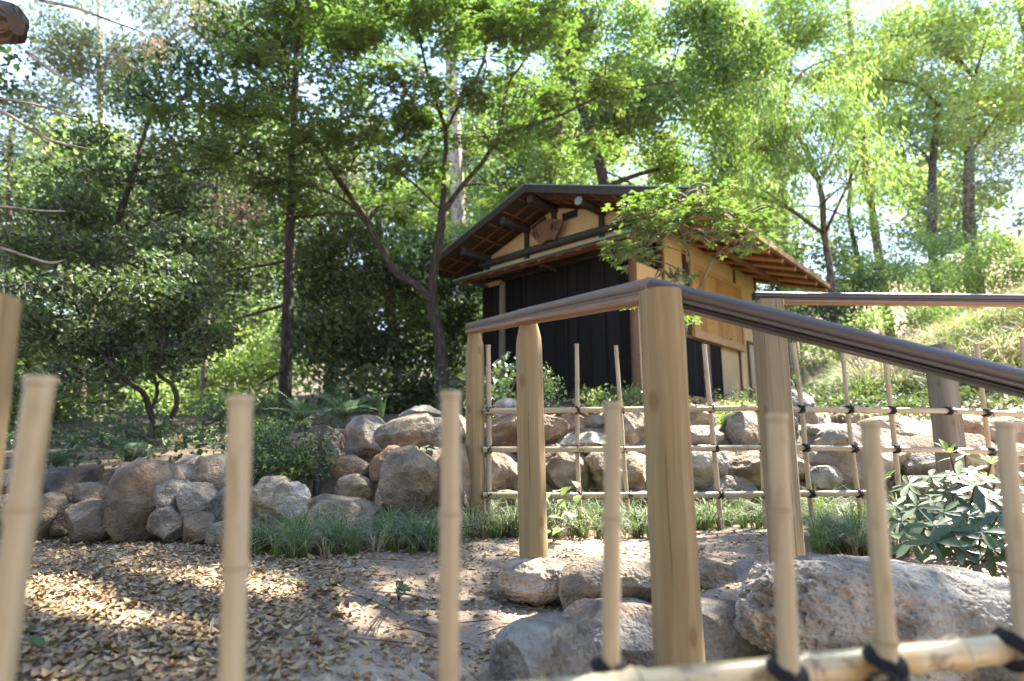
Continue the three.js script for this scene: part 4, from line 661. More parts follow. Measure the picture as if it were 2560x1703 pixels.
bush('weeds with fine leaves sprouting from the wall beside the third cane', blobs([1370, 915, 4.8, 35, 22], [1455, 918, 4.7, 40, 20]), S.tiny, [L.young, L.azalea], 14);
bush('green herbs on top of the wall under the shutter', blobs([1680, 950, 4.6, 45, 28], [1640, 970, 4.5, 30, 18], [1720, 960, 4.6, 30, 18]), S.tiny, [L.fern, L.young], 15);
// broad-leaved plant and seedlings: every leaf a part
const ovalLeaf = (len, wid, seed, cup = 0.12, tipW = 0.62) => {
  const r = rng(seed), pos = [], idx = [], n = 6, c = (t) => V(0, -len * 0.16 * t * t + len * 0.02 * Math.sin(t * 5 + seed), len * t);
  for (let i = 0; i <= n; i++) { const t = i / n, w = wid / 2 * Math.pow(Math.sin(Math.PI * Math.pow(t, tipW) * 0.985 + 0.015), 0.8), p = c(t); pos.push(p.x - w, p.y + cup * w, p.z, p.x, p.y, p.z, p.x + w, p.y + cup * w, p.z); }
  for (let i = 0; i < n; i++) { const a = i * 3; idx.push(a, a + 3, a + 1, a + 1, a + 3, a + 4, a + 1, a + 4, a + 2, a + 2, a + 4, a + 5); }
  const g = new THREE.BufferGeometry(); g.setAttribute('position', new THREE.Float32BufferAttribute(pos, 3)); g.setIndex(idx); g.computeVertexNormals(); return g;
};
{
  // whorled evergreen shrub on the right
  const LG = [ovalLeaf(0.11, 0.03, 1, 0.25, 1.35), ovalLeaf(0.095, 0.028, 2, 0.3, 1.4), ovalLeaf(0.12, 0.032, 3, 0.2, 1.3)], LY = ovalLeaf(0.075, 0.026, 4, 0.3, 1.2);
  const base = onGround(2235, 1275, 2.3), t = thing('evergreen_shrub', 'glossy evergreen shrub with long leaves in whorls above the pitted boulder', 'shrub', base), R = rng(77), st = [];
  const heads = [[2195, 1055, 2.35, 1], [2100, 1130, 2.4, 0], [2070, 1180, 2.3, 0], [2150, 1110, 2.5, 0], [2240, 1100, 2.4, 0], [2180, 1195, 2.15, 0], [2200, 1150, 2.3, 0], [2290, 1080, 2.45, 1], [2330, 1060, 2.5, 1], [2340, 1130, 2.35, 0], [2280, 1160, 2.25, 0], [2235, 1205, 2.15, 0], [2310, 1200, 2.1, 0], [2350, 1190, 2.2, 0], [2270, 1240, 2.05, 0], [2200, 1240, 2.08, 0], [2130, 1225, 2.15, 0], [2110, 1260, 2.12, 0], [2160, 1262, 2.05, 0], [2330, 1250, 2.05, 0], [2390, 1150, 2.3, 0], [2380, 1230, 2.15, 0], [2040, 1120, 2.45, 1], [2410, 1080, 2.4, 0], [2080, 1215, 2.25, 0], [2300, 1125, 2.5, 1], [2230, 1060, 2.6, 0], [2150, 1160, 2.4, 0], [2420, 1190, 2.2, 0], [2255, 1130, 2.2, 0], [2180, 1100, 2.6, 0], [2360, 1100, 2.6, 0], [2210, 1275, 2.05, 0], [2290, 1280, 2.1, 0], [2120, 1180, 2.2, 0], [2160, 1225, 2.1, 0], [2250, 1170, 2.3, 0], [2215, 1110, 2.3, 0], [2300, 1240, 2.2, 0], [2350, 1275, 2.1, 0]];
  for (const [x, y, d, young] of heads) {
    const c = P(x, y - 12, d); c.z -= 0.02; st.push(tube([[V(base.x + (R() - 0.5) * 0.12, base.y - 0.03, base.z + (R() - 0.5) * 0.1), 0.007], [base.clone().lerp(c, 0.55).add(V((R() - 0.5) * 0.06, -0.03, 0)), 0.005], [c, 0.004]], 6, 4, 0, false));
    const out = V(c.x - base.x, (c.y - base.y) * 0.8 + 0.06, c.z - base.z).normalize(), n = young ? 6 : 8, yaw = R() * 6;
    const q = new THREE.Quaternion().setFromUnitVectors(V(0, 1, 0), out.lerp(V(0, 1, 0), 0.45).normalize());
    for (let k = 0; k < n; k++) {
      const m = mesh('leaf', young ? LY : LG[Math.floor(R() * 3)], young ? L.young : [L.glossy, L.glossyB, L.glossyC][Math.floor(R() * 3)], t);
      m.position.copy(c).sub(base); m.quaternion.copy(q).multiply(new THREE.Quaternion().setFromEuler(new THREE.Euler(young ? -0.9 + R() * 0.4 : 0.05 + (R() - 0.5) * 0.7, yaw + k / n * 6.283 + (R() - 0.5) * 0.4, (R() - 0.5) * 0.5, 'YXZ'))); m.scale.setScalar(0.62 + 0.36 * R());
    }
  }
  mesh('stems', moved(merge(st), base), M.bark, t);
}
function leafyPlant(name, label, x, y, d, leaves, mat, size, seed) {
  const g = ovalLeaf(size, size * 0.72, seed, 0.1, 0.7), base = onGround(x, y, d), t = thing(name, label, 'plant', base), R = rng(seed), st = [];
  for (const [lx, ly, ld] of leaves) { const p = P(lx, ly, ld); st.push(tube([[base.clone(), 0.0025], [base.clone().lerp(p, 0.5).add(V((R() - 0.5) * 0.02, 0.02, 0)), 0.002], [p, 0.0014]], 4, 3, 0, false)); const m = mesh('leaf', g, mat, t); m.position.copy(p).sub(base); m.rotation.set(0.2 + (R() - 0.5) * 0.9, R() * 6.283, (R() - 0.5) * 0.6, 'YXZ'); m.scale.setScalar(0.7 + 0.6 * R()); }
  mesh('stems', moved(merge(st), base), M.bark, t);
}
leafyPlant('leafy_plant', 'bright broad-leaved plant climbing the lattice right of the second post', 1280, 1222, 2.95, [[1268, 1138, 2.95], [1290, 1130, 3.0], [1310, 1120, 3.0], [1275, 1165, 2.9], [1300, 1150, 2.95], [1322, 1108, 3.05], [1262, 1190, 2.85], [1290, 1180, 2.9], [1275, 1215, 2.82], [1310, 1190, 2.95], [1258, 1160, 2.9], [1330, 1140, 3.0], [1300, 1215, 2.9], [1265, 1220, 2.8], [1285, 1150, 2.95]], L.young, 0.075, 31);
leafyPlant('seedling', 'tiny green seedling standing alone on the leaf-strewn soil', 918, 1382, 1.75, [[910, 1338, 1.75], [925, 1334, 1.75], [930, 1355, 1.74], [908, 1358, 1.74], [920, 1348, 1.75], [935, 1370, 1.73], [915, 1372, 1.72], [928, 1342, 1.76]], L.fern, 0.03, 32);
leafyPlant('seedling', 'pale green seedling in the sunlit leaf litter by the leftmost cane', 70, 1470, 1.4, [[60, 1450, 1.4], [78, 1455, 1.4], [70, 1465, 1.39], [88, 1470, 1.39], [55, 1468, 1.38], [75, 1442, 1.4]], L.fern, 0.03, 33);
leafyPlant('leafy_plant', 'broad pale leaves lying on top of the largest brown boulder', 980, 1036, 3.5, [[970, 1030, 3.45], [990, 1026, 3.5], [1005, 1030, 3.5], [985, 1034, 3.42], [1000, 1036, 3.45]], L.pale, 0.07, 34);
// path light
{
  const b = onGround(728, 1140, 3.1), t = thing('path_light', 'small black cylindrical path light in the mulch beside the bush', 'light', b);
  mesh('body', new THREE.CylinderGeometry(0.021, 0.021, 0.1, 18).translate(0, 0.05, 0), M.plastic, t); mesh('cap', new THREE.CylinderGeometry(0.024, 0.024, 0.012, 18).translate(0, 0.107, 0), M.plastic, t);
}

// ------------------------------------------------------------------ litter on the ground
{
  const litterLeaf = (seed, curl, twist) => {
    const r = rng(seed), pos = [], idx = [], n = 5, len = 0.05, wid = 0.021;
    for (let i = 0; i <= n; i++) { const t = i / n, w = wid / 2 * Math.pow(Math.sin(Math.PI * (0.03 + 0.95 * t)), 0.75) * (1 + 0.12 * (r() - 0.5)), y = curl * 0.012 * (1 - Math.cos((t - 0.5) * 4)), e = curl * w * 0.55; for (const s of [-1, 0, 1]) pos.push(s * w + twist * (t - 0.5) * 0.01, y + (s ? e : 0), (t - 0.5) * len); }
    for (let i = 0; i < n; i++) { const a = i * 3; idx.push(a, a + 3, a + 1, a + 1, a + 3, a + 4, a + 1, a + 4, a + 2, a + 2, a + 4, a + 5); }
    const g = new THREE.BufferGeometry(); g.setAttribute('position', new THREE.Float32BufferAttribute(pos, 3)); g.setIndex(idx); g.computeVertexNormals(); return g;
  };
  const geos = [litterLeaf(1, 1, 0.6), litterLeaf(2, -1.3, -0.5), litterLeaf(3, 0.5, 1), litterLeaf(4, -0.7, 0.3)], lists = [[], [], [], []], r = rng(4242);
  const tones = [[0.62, 0.46, 0.27], [0.72, 0.56, 0.34], [0.5, 0.35, 0.2], [0.42, 0.26, 0.13], [0.75, 0.62, 0.42], [0.34, 0.24, 0.15], [0.6, 0.36, 0.15], [0.7, 0.54, 0.2]];
  const dens = (x, d) => { const left = ss(-0.2, -0.8, x + (d - 1.2) * 0.12 - 0.1 * fbm(x * 2, 1, d * 2, 2)), band = lerp(1, 0.35, ss(2.1, 2.5, d)); return 0.06 + 0.14 * ss(0.9, -0.2, x) * ss(-0.2, 0.3, fbm(x * 3, 9, d * 3, 3)) + left * (0.62 + 0.35 * fbm(x * 2.2, 4, d * 2.2, 3)) * band; };
  for (let i = 0; i < 74000; i++) {
    const d = 0.9 + 2.5 * Math.pow(r(), 1.1), x = -2.9 + 4.4 * r();
    if (r() > dens(x, d)) continue;
    if (x > 0.2 && d < 1.95) continue;
    const y = terrain(x, -d), t = tones[Math.floor(Math.pow(r(), 1.25) * tones.length)], b = 0.75 + 0.5 * r();
    lists[Math.floor(r() * 4)].push([V(x, y + 0.004 + 0.007 * r(), -d), r() * 6.283, (r() - 0.5) * 0.4, (r() - 0.5) * 0.45, 0.32 + 0.7 * r() * (0.55 + 0.45 * r()), t.map((c, k) => c * b * [0.56, 0.53, 0.5][k])]);
  }
  for (let i = 0; i < 9000; i++) { // far slope
    const d = 4.8 + 9 * r(), x = -1 + 13 * r(); const [lx, lz] = houseLocal(x, -d); if (lx < 0.3 && lz < 0.4 && lx > -3.2 && lz > -5) continue;
    const y = terrain(x, -d), t = tones[Math.floor(r() * 5)]; lists[Math.floor(r() * 4)].push([V(x, y + 0.015, -d), r() * 6.283, (r() - 0.5) * 0.8, (r() - 0.5) * 0.8, 1.2 + 1.2 * r(), t]);
  }
  const g = thing('leaf_litter', 'dry tan fallen leaves scattered over the soil', 'leaf litter'); g.userData.kind = 'stuff';
  const mat = std([1, 1, 1], { side: THREE.DoubleSide, roughness: 0.62 });
  lists.forEach((l, k) => scatter('fallen_leaves', g, geos[k], mat, l, 'stuff'));
  // acorns, crumbs of soil and twigs among them
  const acorn = new THREE.LatheGeometry([[0, -0.0125], [0.003, -0.011], [0.0058, -0.004], [0.006, 0.002], [0.0066, 0.0025], [0.0068, 0.006], [0.004, 0.009], [0, 0.0098]].map((p) => new THREE.Vector2(...p)), 9).deleteAttribute('uv'), al = [], pl = [], tw = [];
  for (let i = 0; i < 90; i++) { const x = -0.9 + 1.3 * r(), d = 1.2 + 1.3 * r() * r(); al.push([V(x, terrain(x, -d) + 0.006, -d), r() * 6.283, 1.4 + r() * 0.4, r(), 0.8 + 0.5 * r(), [1, 0.8 + 0.2 * r(), 0.8]]); }
  const ag = scatter('acorns', null, acorn, std([0.36, 0.2, 0.09], { roughness: 0.4 }), al, 'stuff'); tagged(ag, 'brown acorns lying on the bare soil', 'acorns');
  const peb = mergeVertices(new THREE.IcosahedronGeometry(0.006, 1).deleteAttribute('uv').deleteAttribute('normal')); { const p = peb.attributes.position; for (let i = 0; i < p.count; i++) p.setXYZ(i, p.getX(i) * (1 + 0.3 * Math.sin(i * 5)), p.getY(i) * 0.7, p.getZ(i) * (1 + 0.3 * Math.cos(i * 3))); peb.computeVertexNormals(); }
  for (let i = 0; i < 9000; i++) { const x = -1.6 + 4.6 * r(), d = 1.0 + 2.2 * Math.pow(r(), 1.3), k = r(); pl.push([V(x, terrain(x, -d) + 0.001, -d), r() * 6.283, r(), r(), 0.25 + 1.1 * k * k * k * k, mixc([0.22, 0.17, 0.13], [0.46, 0.4, 0.33], r())]); }
  const pg = scatter('soil_crumbs', null, peb, std([1, 1, 1], { roughness: 0.95 }), pl, 'stuff'); tagged(pg, 'small crumbs of soil and gravel strewn over the bare ground', 'gravel');
  for (let i = 0; i < 70; i++) { const x = -1.9 + 2.4 * r(), d = 1.15 + 1.6 * r(), a = r() * 6.283, l = 0.04 + 0.13 * r(), q = (t) => { const X = x + Math.cos(a) * l * t, Z = -d + Math.sin(a) * l * t; return V(X, terrain(X, Z) + 0.008 + 0.006 * r(), Z); }; tw.push(tube([[q(-1), 0.0016], [q(-0.2).add(V(0, 0.004, 0)), 0.002], [q(1), 0.001]], 5, 3, 0)); }
  tagged(mesh('fallen_twigs', merge(tw), M.bark, null, 'stuff'), 'thin dry twigs lying among the fallen leaves', 'twigs');
}

// ------------------------------------------------------------------ trees
const leaf = (spray, mat, list, o = {}) => ({ spray, mat, blobs: blobs(...list), ...o });
tree('forked maple with several slim dark stems rising left of the tea house', {
  name: 'maple_tree', bark: M.barkDark, twigs: 7,
  stems: [stem([[1018, 905, 8.6, 34], [1014, 800, 8.6, 30], [995, 690, 8.6, 25], [1005, 580, 8.5, 22], [1020, 490, 8.4, 22], [1022, 400, 8.3, 12], [1025, 300, 8.2, 11], [995, 215, 8.1, 9], [975, 130, 8, 7], [955, 30, 8, 5]]),
    stem([[1020, 490, 8.4, 15], [1062, 430, 8.3, 12], [1110, 375, 8.2, 11], [1150, 318, 8.1, 11], [1215, 290, 8, 9], [1290, 265, 7.9, 7], [1400, 215, 7.7, 6], [1560, 185, 7.5, 4]]),
    stem([[1148, 320, 8.1, 8], [1160, 240, 8.1, 8], [1172, 190, 8, 7], [1200, 150, 8, 6]]), stem([[1026, 300, 8.2, 8], [1060, 235, 8.2, 7], [1100, 170, 8.2, 7], [1118, 110, 8.1, 6], [1090, 30, 8, 5]]),
    stem([[992, 690, 8.55, 20], [955, 655, 8.5, 20], [915, 630, 8.4, 20], [870, 560, 8.3, 18], [840, 500, 8.2, 15], [780, 415, 8.1, 13], [740, 350, 8, 11], [690, 290, 7.9, 8], [660, 200, 7.8, 6]]), stem([[1012, 480, 8.4, 7], [960, 430, 8.3, 6], [900, 380, 8.2, 5]]), stem([[840, 500, 8.2, 8], [790, 460, 8.1, 7], [720, 430, 8, 5]])],
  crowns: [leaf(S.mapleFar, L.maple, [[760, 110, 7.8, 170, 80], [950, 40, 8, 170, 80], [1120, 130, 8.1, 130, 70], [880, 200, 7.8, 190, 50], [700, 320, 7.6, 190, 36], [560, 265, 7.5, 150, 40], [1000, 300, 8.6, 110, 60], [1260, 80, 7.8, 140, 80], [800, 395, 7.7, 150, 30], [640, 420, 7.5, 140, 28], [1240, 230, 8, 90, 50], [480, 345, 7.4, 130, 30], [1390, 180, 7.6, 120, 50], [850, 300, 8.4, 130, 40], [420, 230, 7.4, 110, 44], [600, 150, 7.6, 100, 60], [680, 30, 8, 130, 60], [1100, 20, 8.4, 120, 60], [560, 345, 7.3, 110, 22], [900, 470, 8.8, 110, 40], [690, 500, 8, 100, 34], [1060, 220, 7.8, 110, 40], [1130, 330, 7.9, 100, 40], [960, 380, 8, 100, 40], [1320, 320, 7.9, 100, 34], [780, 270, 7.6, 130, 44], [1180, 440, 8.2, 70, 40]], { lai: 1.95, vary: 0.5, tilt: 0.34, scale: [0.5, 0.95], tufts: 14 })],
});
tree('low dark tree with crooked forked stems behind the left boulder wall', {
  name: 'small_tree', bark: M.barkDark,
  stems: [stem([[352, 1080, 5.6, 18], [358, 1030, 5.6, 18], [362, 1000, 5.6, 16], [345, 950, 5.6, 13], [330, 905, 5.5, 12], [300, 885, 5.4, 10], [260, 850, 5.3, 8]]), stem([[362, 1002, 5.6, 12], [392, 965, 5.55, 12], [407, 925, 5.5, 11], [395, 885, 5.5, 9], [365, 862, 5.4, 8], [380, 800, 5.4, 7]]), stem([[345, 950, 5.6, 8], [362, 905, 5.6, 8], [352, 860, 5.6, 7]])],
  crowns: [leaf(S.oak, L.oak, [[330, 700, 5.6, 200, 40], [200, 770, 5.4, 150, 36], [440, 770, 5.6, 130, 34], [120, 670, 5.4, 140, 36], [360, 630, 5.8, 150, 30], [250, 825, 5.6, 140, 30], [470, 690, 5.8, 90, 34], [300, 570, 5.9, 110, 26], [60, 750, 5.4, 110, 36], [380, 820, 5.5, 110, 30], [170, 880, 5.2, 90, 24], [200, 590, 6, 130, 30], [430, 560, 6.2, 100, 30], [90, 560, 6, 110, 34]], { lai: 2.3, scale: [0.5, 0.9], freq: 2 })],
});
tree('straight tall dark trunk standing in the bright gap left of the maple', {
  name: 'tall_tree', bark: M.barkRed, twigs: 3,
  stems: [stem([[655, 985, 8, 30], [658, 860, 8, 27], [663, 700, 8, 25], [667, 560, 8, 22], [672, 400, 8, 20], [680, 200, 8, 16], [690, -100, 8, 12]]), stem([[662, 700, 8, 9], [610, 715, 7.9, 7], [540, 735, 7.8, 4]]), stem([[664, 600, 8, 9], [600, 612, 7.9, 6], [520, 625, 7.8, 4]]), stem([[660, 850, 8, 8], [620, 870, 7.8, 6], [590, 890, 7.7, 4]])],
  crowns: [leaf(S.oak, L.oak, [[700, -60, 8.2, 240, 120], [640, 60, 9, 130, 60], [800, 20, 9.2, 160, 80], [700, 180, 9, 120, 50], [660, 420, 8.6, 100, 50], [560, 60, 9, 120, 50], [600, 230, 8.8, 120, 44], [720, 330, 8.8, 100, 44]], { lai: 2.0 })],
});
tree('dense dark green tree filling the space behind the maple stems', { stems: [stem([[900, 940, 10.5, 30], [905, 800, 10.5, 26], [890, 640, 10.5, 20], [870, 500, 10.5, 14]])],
  crowns: [leaf(S.oak, L.oak, [[800, 620, 10, 130, 90], [930, 620, 10.6, 110, 100], [780, 780, 9.8, 90, 90], [900, 780, 10.4, 120, 90], [1030, 800, 11, 80, 100], [840, 900, 9.6, 140, 50], [1050, 620, 11, 80, 80], [760, 520, 10, 100, 60], [960, 880, 10.2, 100, 50], [720, 700, 10, 50, 110]], { lai: 2.56, vary: 0.5 }), leaf(S.oak, L.bright, [[850, 740, 10.8, 190, 190], [980, 640, 11.5, 150, 150]], { lai: 0.56 })] });  // second crown: brighter leaf copies standing for sunlit leaves
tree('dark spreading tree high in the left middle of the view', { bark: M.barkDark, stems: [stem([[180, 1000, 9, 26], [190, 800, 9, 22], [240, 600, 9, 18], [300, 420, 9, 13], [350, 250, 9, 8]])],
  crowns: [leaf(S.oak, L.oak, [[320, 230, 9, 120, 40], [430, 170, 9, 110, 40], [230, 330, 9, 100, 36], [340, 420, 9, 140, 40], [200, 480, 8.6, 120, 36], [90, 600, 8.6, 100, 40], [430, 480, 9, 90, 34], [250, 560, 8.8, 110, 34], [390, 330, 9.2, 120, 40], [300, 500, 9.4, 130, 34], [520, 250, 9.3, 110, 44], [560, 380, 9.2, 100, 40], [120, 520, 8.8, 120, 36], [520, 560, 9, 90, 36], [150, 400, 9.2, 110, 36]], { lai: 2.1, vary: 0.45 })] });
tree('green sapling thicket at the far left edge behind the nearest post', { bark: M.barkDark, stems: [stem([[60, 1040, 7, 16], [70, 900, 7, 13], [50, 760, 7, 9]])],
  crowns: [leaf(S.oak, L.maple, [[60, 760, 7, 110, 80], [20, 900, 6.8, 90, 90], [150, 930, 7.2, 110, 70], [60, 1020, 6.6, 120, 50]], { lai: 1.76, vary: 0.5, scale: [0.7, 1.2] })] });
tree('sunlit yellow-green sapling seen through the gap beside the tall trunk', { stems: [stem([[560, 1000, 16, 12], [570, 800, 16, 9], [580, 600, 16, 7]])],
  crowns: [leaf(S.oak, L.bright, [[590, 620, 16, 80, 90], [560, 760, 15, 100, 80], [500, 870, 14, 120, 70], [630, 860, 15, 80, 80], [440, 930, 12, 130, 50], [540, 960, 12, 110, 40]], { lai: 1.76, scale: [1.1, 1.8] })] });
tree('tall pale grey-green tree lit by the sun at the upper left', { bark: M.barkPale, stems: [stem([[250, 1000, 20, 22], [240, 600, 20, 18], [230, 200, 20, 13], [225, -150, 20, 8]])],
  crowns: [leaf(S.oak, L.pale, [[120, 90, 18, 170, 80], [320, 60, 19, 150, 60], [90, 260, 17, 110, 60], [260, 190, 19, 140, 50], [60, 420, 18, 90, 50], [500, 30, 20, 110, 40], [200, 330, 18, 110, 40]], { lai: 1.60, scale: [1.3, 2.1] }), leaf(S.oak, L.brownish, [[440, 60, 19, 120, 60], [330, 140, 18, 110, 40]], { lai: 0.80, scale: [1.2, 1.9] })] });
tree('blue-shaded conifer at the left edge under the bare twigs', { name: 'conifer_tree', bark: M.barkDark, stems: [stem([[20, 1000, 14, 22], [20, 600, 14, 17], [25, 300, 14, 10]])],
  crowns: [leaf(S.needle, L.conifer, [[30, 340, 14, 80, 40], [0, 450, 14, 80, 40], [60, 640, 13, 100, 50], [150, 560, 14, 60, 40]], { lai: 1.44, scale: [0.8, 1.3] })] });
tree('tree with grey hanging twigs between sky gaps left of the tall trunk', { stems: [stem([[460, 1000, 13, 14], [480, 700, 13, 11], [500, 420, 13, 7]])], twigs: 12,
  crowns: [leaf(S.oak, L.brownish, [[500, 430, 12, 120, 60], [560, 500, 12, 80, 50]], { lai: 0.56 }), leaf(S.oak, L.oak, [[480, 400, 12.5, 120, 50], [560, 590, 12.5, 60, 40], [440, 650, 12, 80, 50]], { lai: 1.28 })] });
// right and centre background
tree('pale smooth trunk rising behind the maple fork', { name: 'tall_tree', bark: M.barkPale, stems: [stem([[1080, 950, 14, 40], [1060, 600, 14, 36], [1048, 350, 14, 34], [1040, 200, 14, 30], [1030, -100, 14, 26]])],
  crowns: [leaf(S.oak, L.lance, [[1080, 40, 15, 170, 80], [1180, 380, 14.5, 120, 80], [980, 470, 15, 110, 80], [900, 120, 15, 130, 80]], { lai: 1.65, scale: [1.1, 1.8] })] });
tree('ivy-covered leaning trunk above the left of the house ridge', { stems: [stem([[1260, 900, 12.5, 36], [1265, 430, 12.5, 34], [1278, 330, 12.5, 32], [1300, 200, 12.5, 26], [1310, 80, 12.5, 20]])],
  crowns: [leaf(S.oak, L.lance, [[1270, 380, 12.2, 50, 80], [1200, 330, 12.8, 90, 60], [1330, 180, 12.6, 130, 70], [1180, 470, 12.6, 90, 50], [1100, 560, 12.6, 80, 70]], { lai: 2.02 }), leaf(S.oak, L.oak, [[1230, 250, 12.6, 120, 60], [1150, 420, 13, 90, 60], [1300, 60, 12, 140, 70]], { lai: 1.84 })] });
tree('dark bent trunk behind the right of the house ridge', { bark: M.barkDark, stems: [stem([[1400, 800, 11.5, 30], [1390, 430, 11.5, 28], [1370, 340, 11.5, 26], [1330, 220, 11.5, 24], [1300, 100, 11.5, 20], [1290, -40, 11.5, 16]]), stem([[1372, 345, 11.5, 14], [1440, 300, 11.3, 11], [1520, 240, 11, 8]])],
  crowns: [leaf(S.oak, L.lance, [[1480, 330, 11.5, 140, 70], [1430, 180, 11, 130, 70], [1560, 230, 11, 130, 70], [1380, 60, 11.5, 150, 70], [1560, 90, 11, 150, 80], [1600, 380, 12, 130, 50], [1500, 440, 12.5, 130, 36], [1680, 300, 11.5, 90, 60]], { lai: 2.02 }), leaf(S.oak, L.maple, [[1450, 240, 10.5, 140, 60], [1580, 40, 10.5, 150, 60], [1720, 110, 10.5, 120, 70], [1640, 180, 10.8, 110, 50]], { lai: 1.65 })] });
tree('sunlit tree with long drooping leaves beyond the house roof', { stems: [stem([[1930, 860, 12, 17], [1915, 660, 12, 16], [1898, 540, 12, 14], [1885, 420, 12, 12], [1830, 300, 11.5, 9], [1760, 200, 11, 6]]), stem([[1885, 420, 12, 9], [1940, 330, 11.5, 7], [1980, 240, 11, 5]])],
  crowns: [leaf(S.lance, L.lance, [[1720, 340, 10.5, 140, 60], [1800, 230, 10.5, 130, 60], [1680, 220, 11, 110, 50], [1860, 370, 10.5, 110, 40], [1930, 270, 10, 110, 40], [1620, 430, 11.5, 110, 36], [1760, 440, 11, 120, 30]], { lai: 1.06, tilt: 0.2, scale: [0.8, 1.3] }), leaf(S.lance, L.bright, [[1880, 240, 10, 140, 60], [1990, 340, 9.6, 110, 40], [1950, 420, 9.8, 120, 30]], { lai: 0.79, tilt: 0.2, scale: [0.8, 1.3] })] });
tree('slender leaning tree on the sunny slope right of the house eave', { bark: M.barkDark, stems: [stem([[1985, 800, 14, 13], [1975, 600, 14, 12], [1955, 500, 14, 10], [1960, 380, 14, 8]])],
  crowns: [leaf(S.oak, L.bright, [[1820, 560, 14, 90, 70], [1780, 480, 14.5, 110, 50], [1960, 560, 14, 90, 60], [1860, 680, 13, 100, 50], [2010, 640, 13.5, 110, 50]], { lai: 1.19 }), leaf(S.oak, L.oak, [[1840, 640, 13.4, 110, 70], [1950, 670, 13, 110, 50]], { lai: 0.92, vary: 0.5 })] });
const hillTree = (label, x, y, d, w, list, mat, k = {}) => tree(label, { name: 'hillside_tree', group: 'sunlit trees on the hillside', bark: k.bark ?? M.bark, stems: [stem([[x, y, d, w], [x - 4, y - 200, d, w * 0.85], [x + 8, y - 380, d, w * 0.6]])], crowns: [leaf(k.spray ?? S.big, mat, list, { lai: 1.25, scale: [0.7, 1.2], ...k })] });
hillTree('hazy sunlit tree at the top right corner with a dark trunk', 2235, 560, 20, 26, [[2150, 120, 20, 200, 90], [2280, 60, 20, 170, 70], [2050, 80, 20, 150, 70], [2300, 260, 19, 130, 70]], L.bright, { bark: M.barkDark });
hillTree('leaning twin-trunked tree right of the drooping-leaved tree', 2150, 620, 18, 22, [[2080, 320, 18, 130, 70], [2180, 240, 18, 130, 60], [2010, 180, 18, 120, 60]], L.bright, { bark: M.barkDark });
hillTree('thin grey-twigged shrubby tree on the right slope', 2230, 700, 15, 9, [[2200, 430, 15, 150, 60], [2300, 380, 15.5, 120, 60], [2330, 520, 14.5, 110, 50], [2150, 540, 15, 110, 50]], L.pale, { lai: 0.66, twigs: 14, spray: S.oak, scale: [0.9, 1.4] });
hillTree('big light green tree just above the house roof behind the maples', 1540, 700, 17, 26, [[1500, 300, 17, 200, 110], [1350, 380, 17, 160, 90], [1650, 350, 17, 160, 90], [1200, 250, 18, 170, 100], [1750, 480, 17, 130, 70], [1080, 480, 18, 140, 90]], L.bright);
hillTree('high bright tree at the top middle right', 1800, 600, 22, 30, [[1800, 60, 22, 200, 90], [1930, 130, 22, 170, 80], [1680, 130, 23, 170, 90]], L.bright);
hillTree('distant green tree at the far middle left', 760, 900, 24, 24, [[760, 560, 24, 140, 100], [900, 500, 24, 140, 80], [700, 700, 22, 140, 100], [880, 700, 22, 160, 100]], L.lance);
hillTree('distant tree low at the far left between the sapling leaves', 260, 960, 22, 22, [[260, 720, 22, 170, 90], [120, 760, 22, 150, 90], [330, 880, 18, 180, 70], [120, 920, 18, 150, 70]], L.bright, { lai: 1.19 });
const BL = ['far tree beyond the leftmost cane', 'far tree left of the crooked dark tree', 'far tree behind the crooked dark tree', 'far tree left of the tall trunk', 'far tree behind the maple stems', 'far tree behind the house ridge', 'far tree behind the right house eave', 'far tree right of the house eave', 'far tree at the top right of the slope', 'lower tree behind the far left thicket', 'lower tree behind the blue-shaded conifer'];
[[-16, -22, 5], [-11, -24, 6], [-6.5, -25, 6], [-2.5, -26, 6], [2, -26, 7], [6.5, -27, 7], [11, -26, 8], [16, -24, 9], [20, -20, 9], [-14, -16, 3.5], [-9, -17, 3.5]].forEach(([x, z, y], i) => {
  const b = V(x, terrain(x, z), z), R = rng(700 + i), t = thing('backdrop_tree', BL[i], 'tree', b, 'distant trees closing the wood'), l = [];
  for (let k = 0; k < 12; k++) l.push([V(x + (R() - 0.5) * 6, b.y + 1.2 + (k + R()) / 12 * y * 1.9, z + (R() - 0.5) * 3), 1.7 + R(), 1.2 + 0.7 * R(), 1.4 + R()]);
  mesh('trunk', moved(tube([[V(x, b.y - 0.2, z), 0.2], [V(x + R() - 0.5, b.y + y * 1.1, z), 0.14], [V(x + R() - 0.5, b.y + y * 2.2, z), 0.05]], 8, 5, 0.1), b), M.bark, t);
  scatter('crown', t, S.big, x > 3 ? L.bright : i % 2 ? L.lance : L.pale, crownPlaces(l, b, 740 + i, { spray: S.big, lai: x < -1 ? 1.0 : 0.85, scale: [0.9, 1.5] }), 'stuff');
});
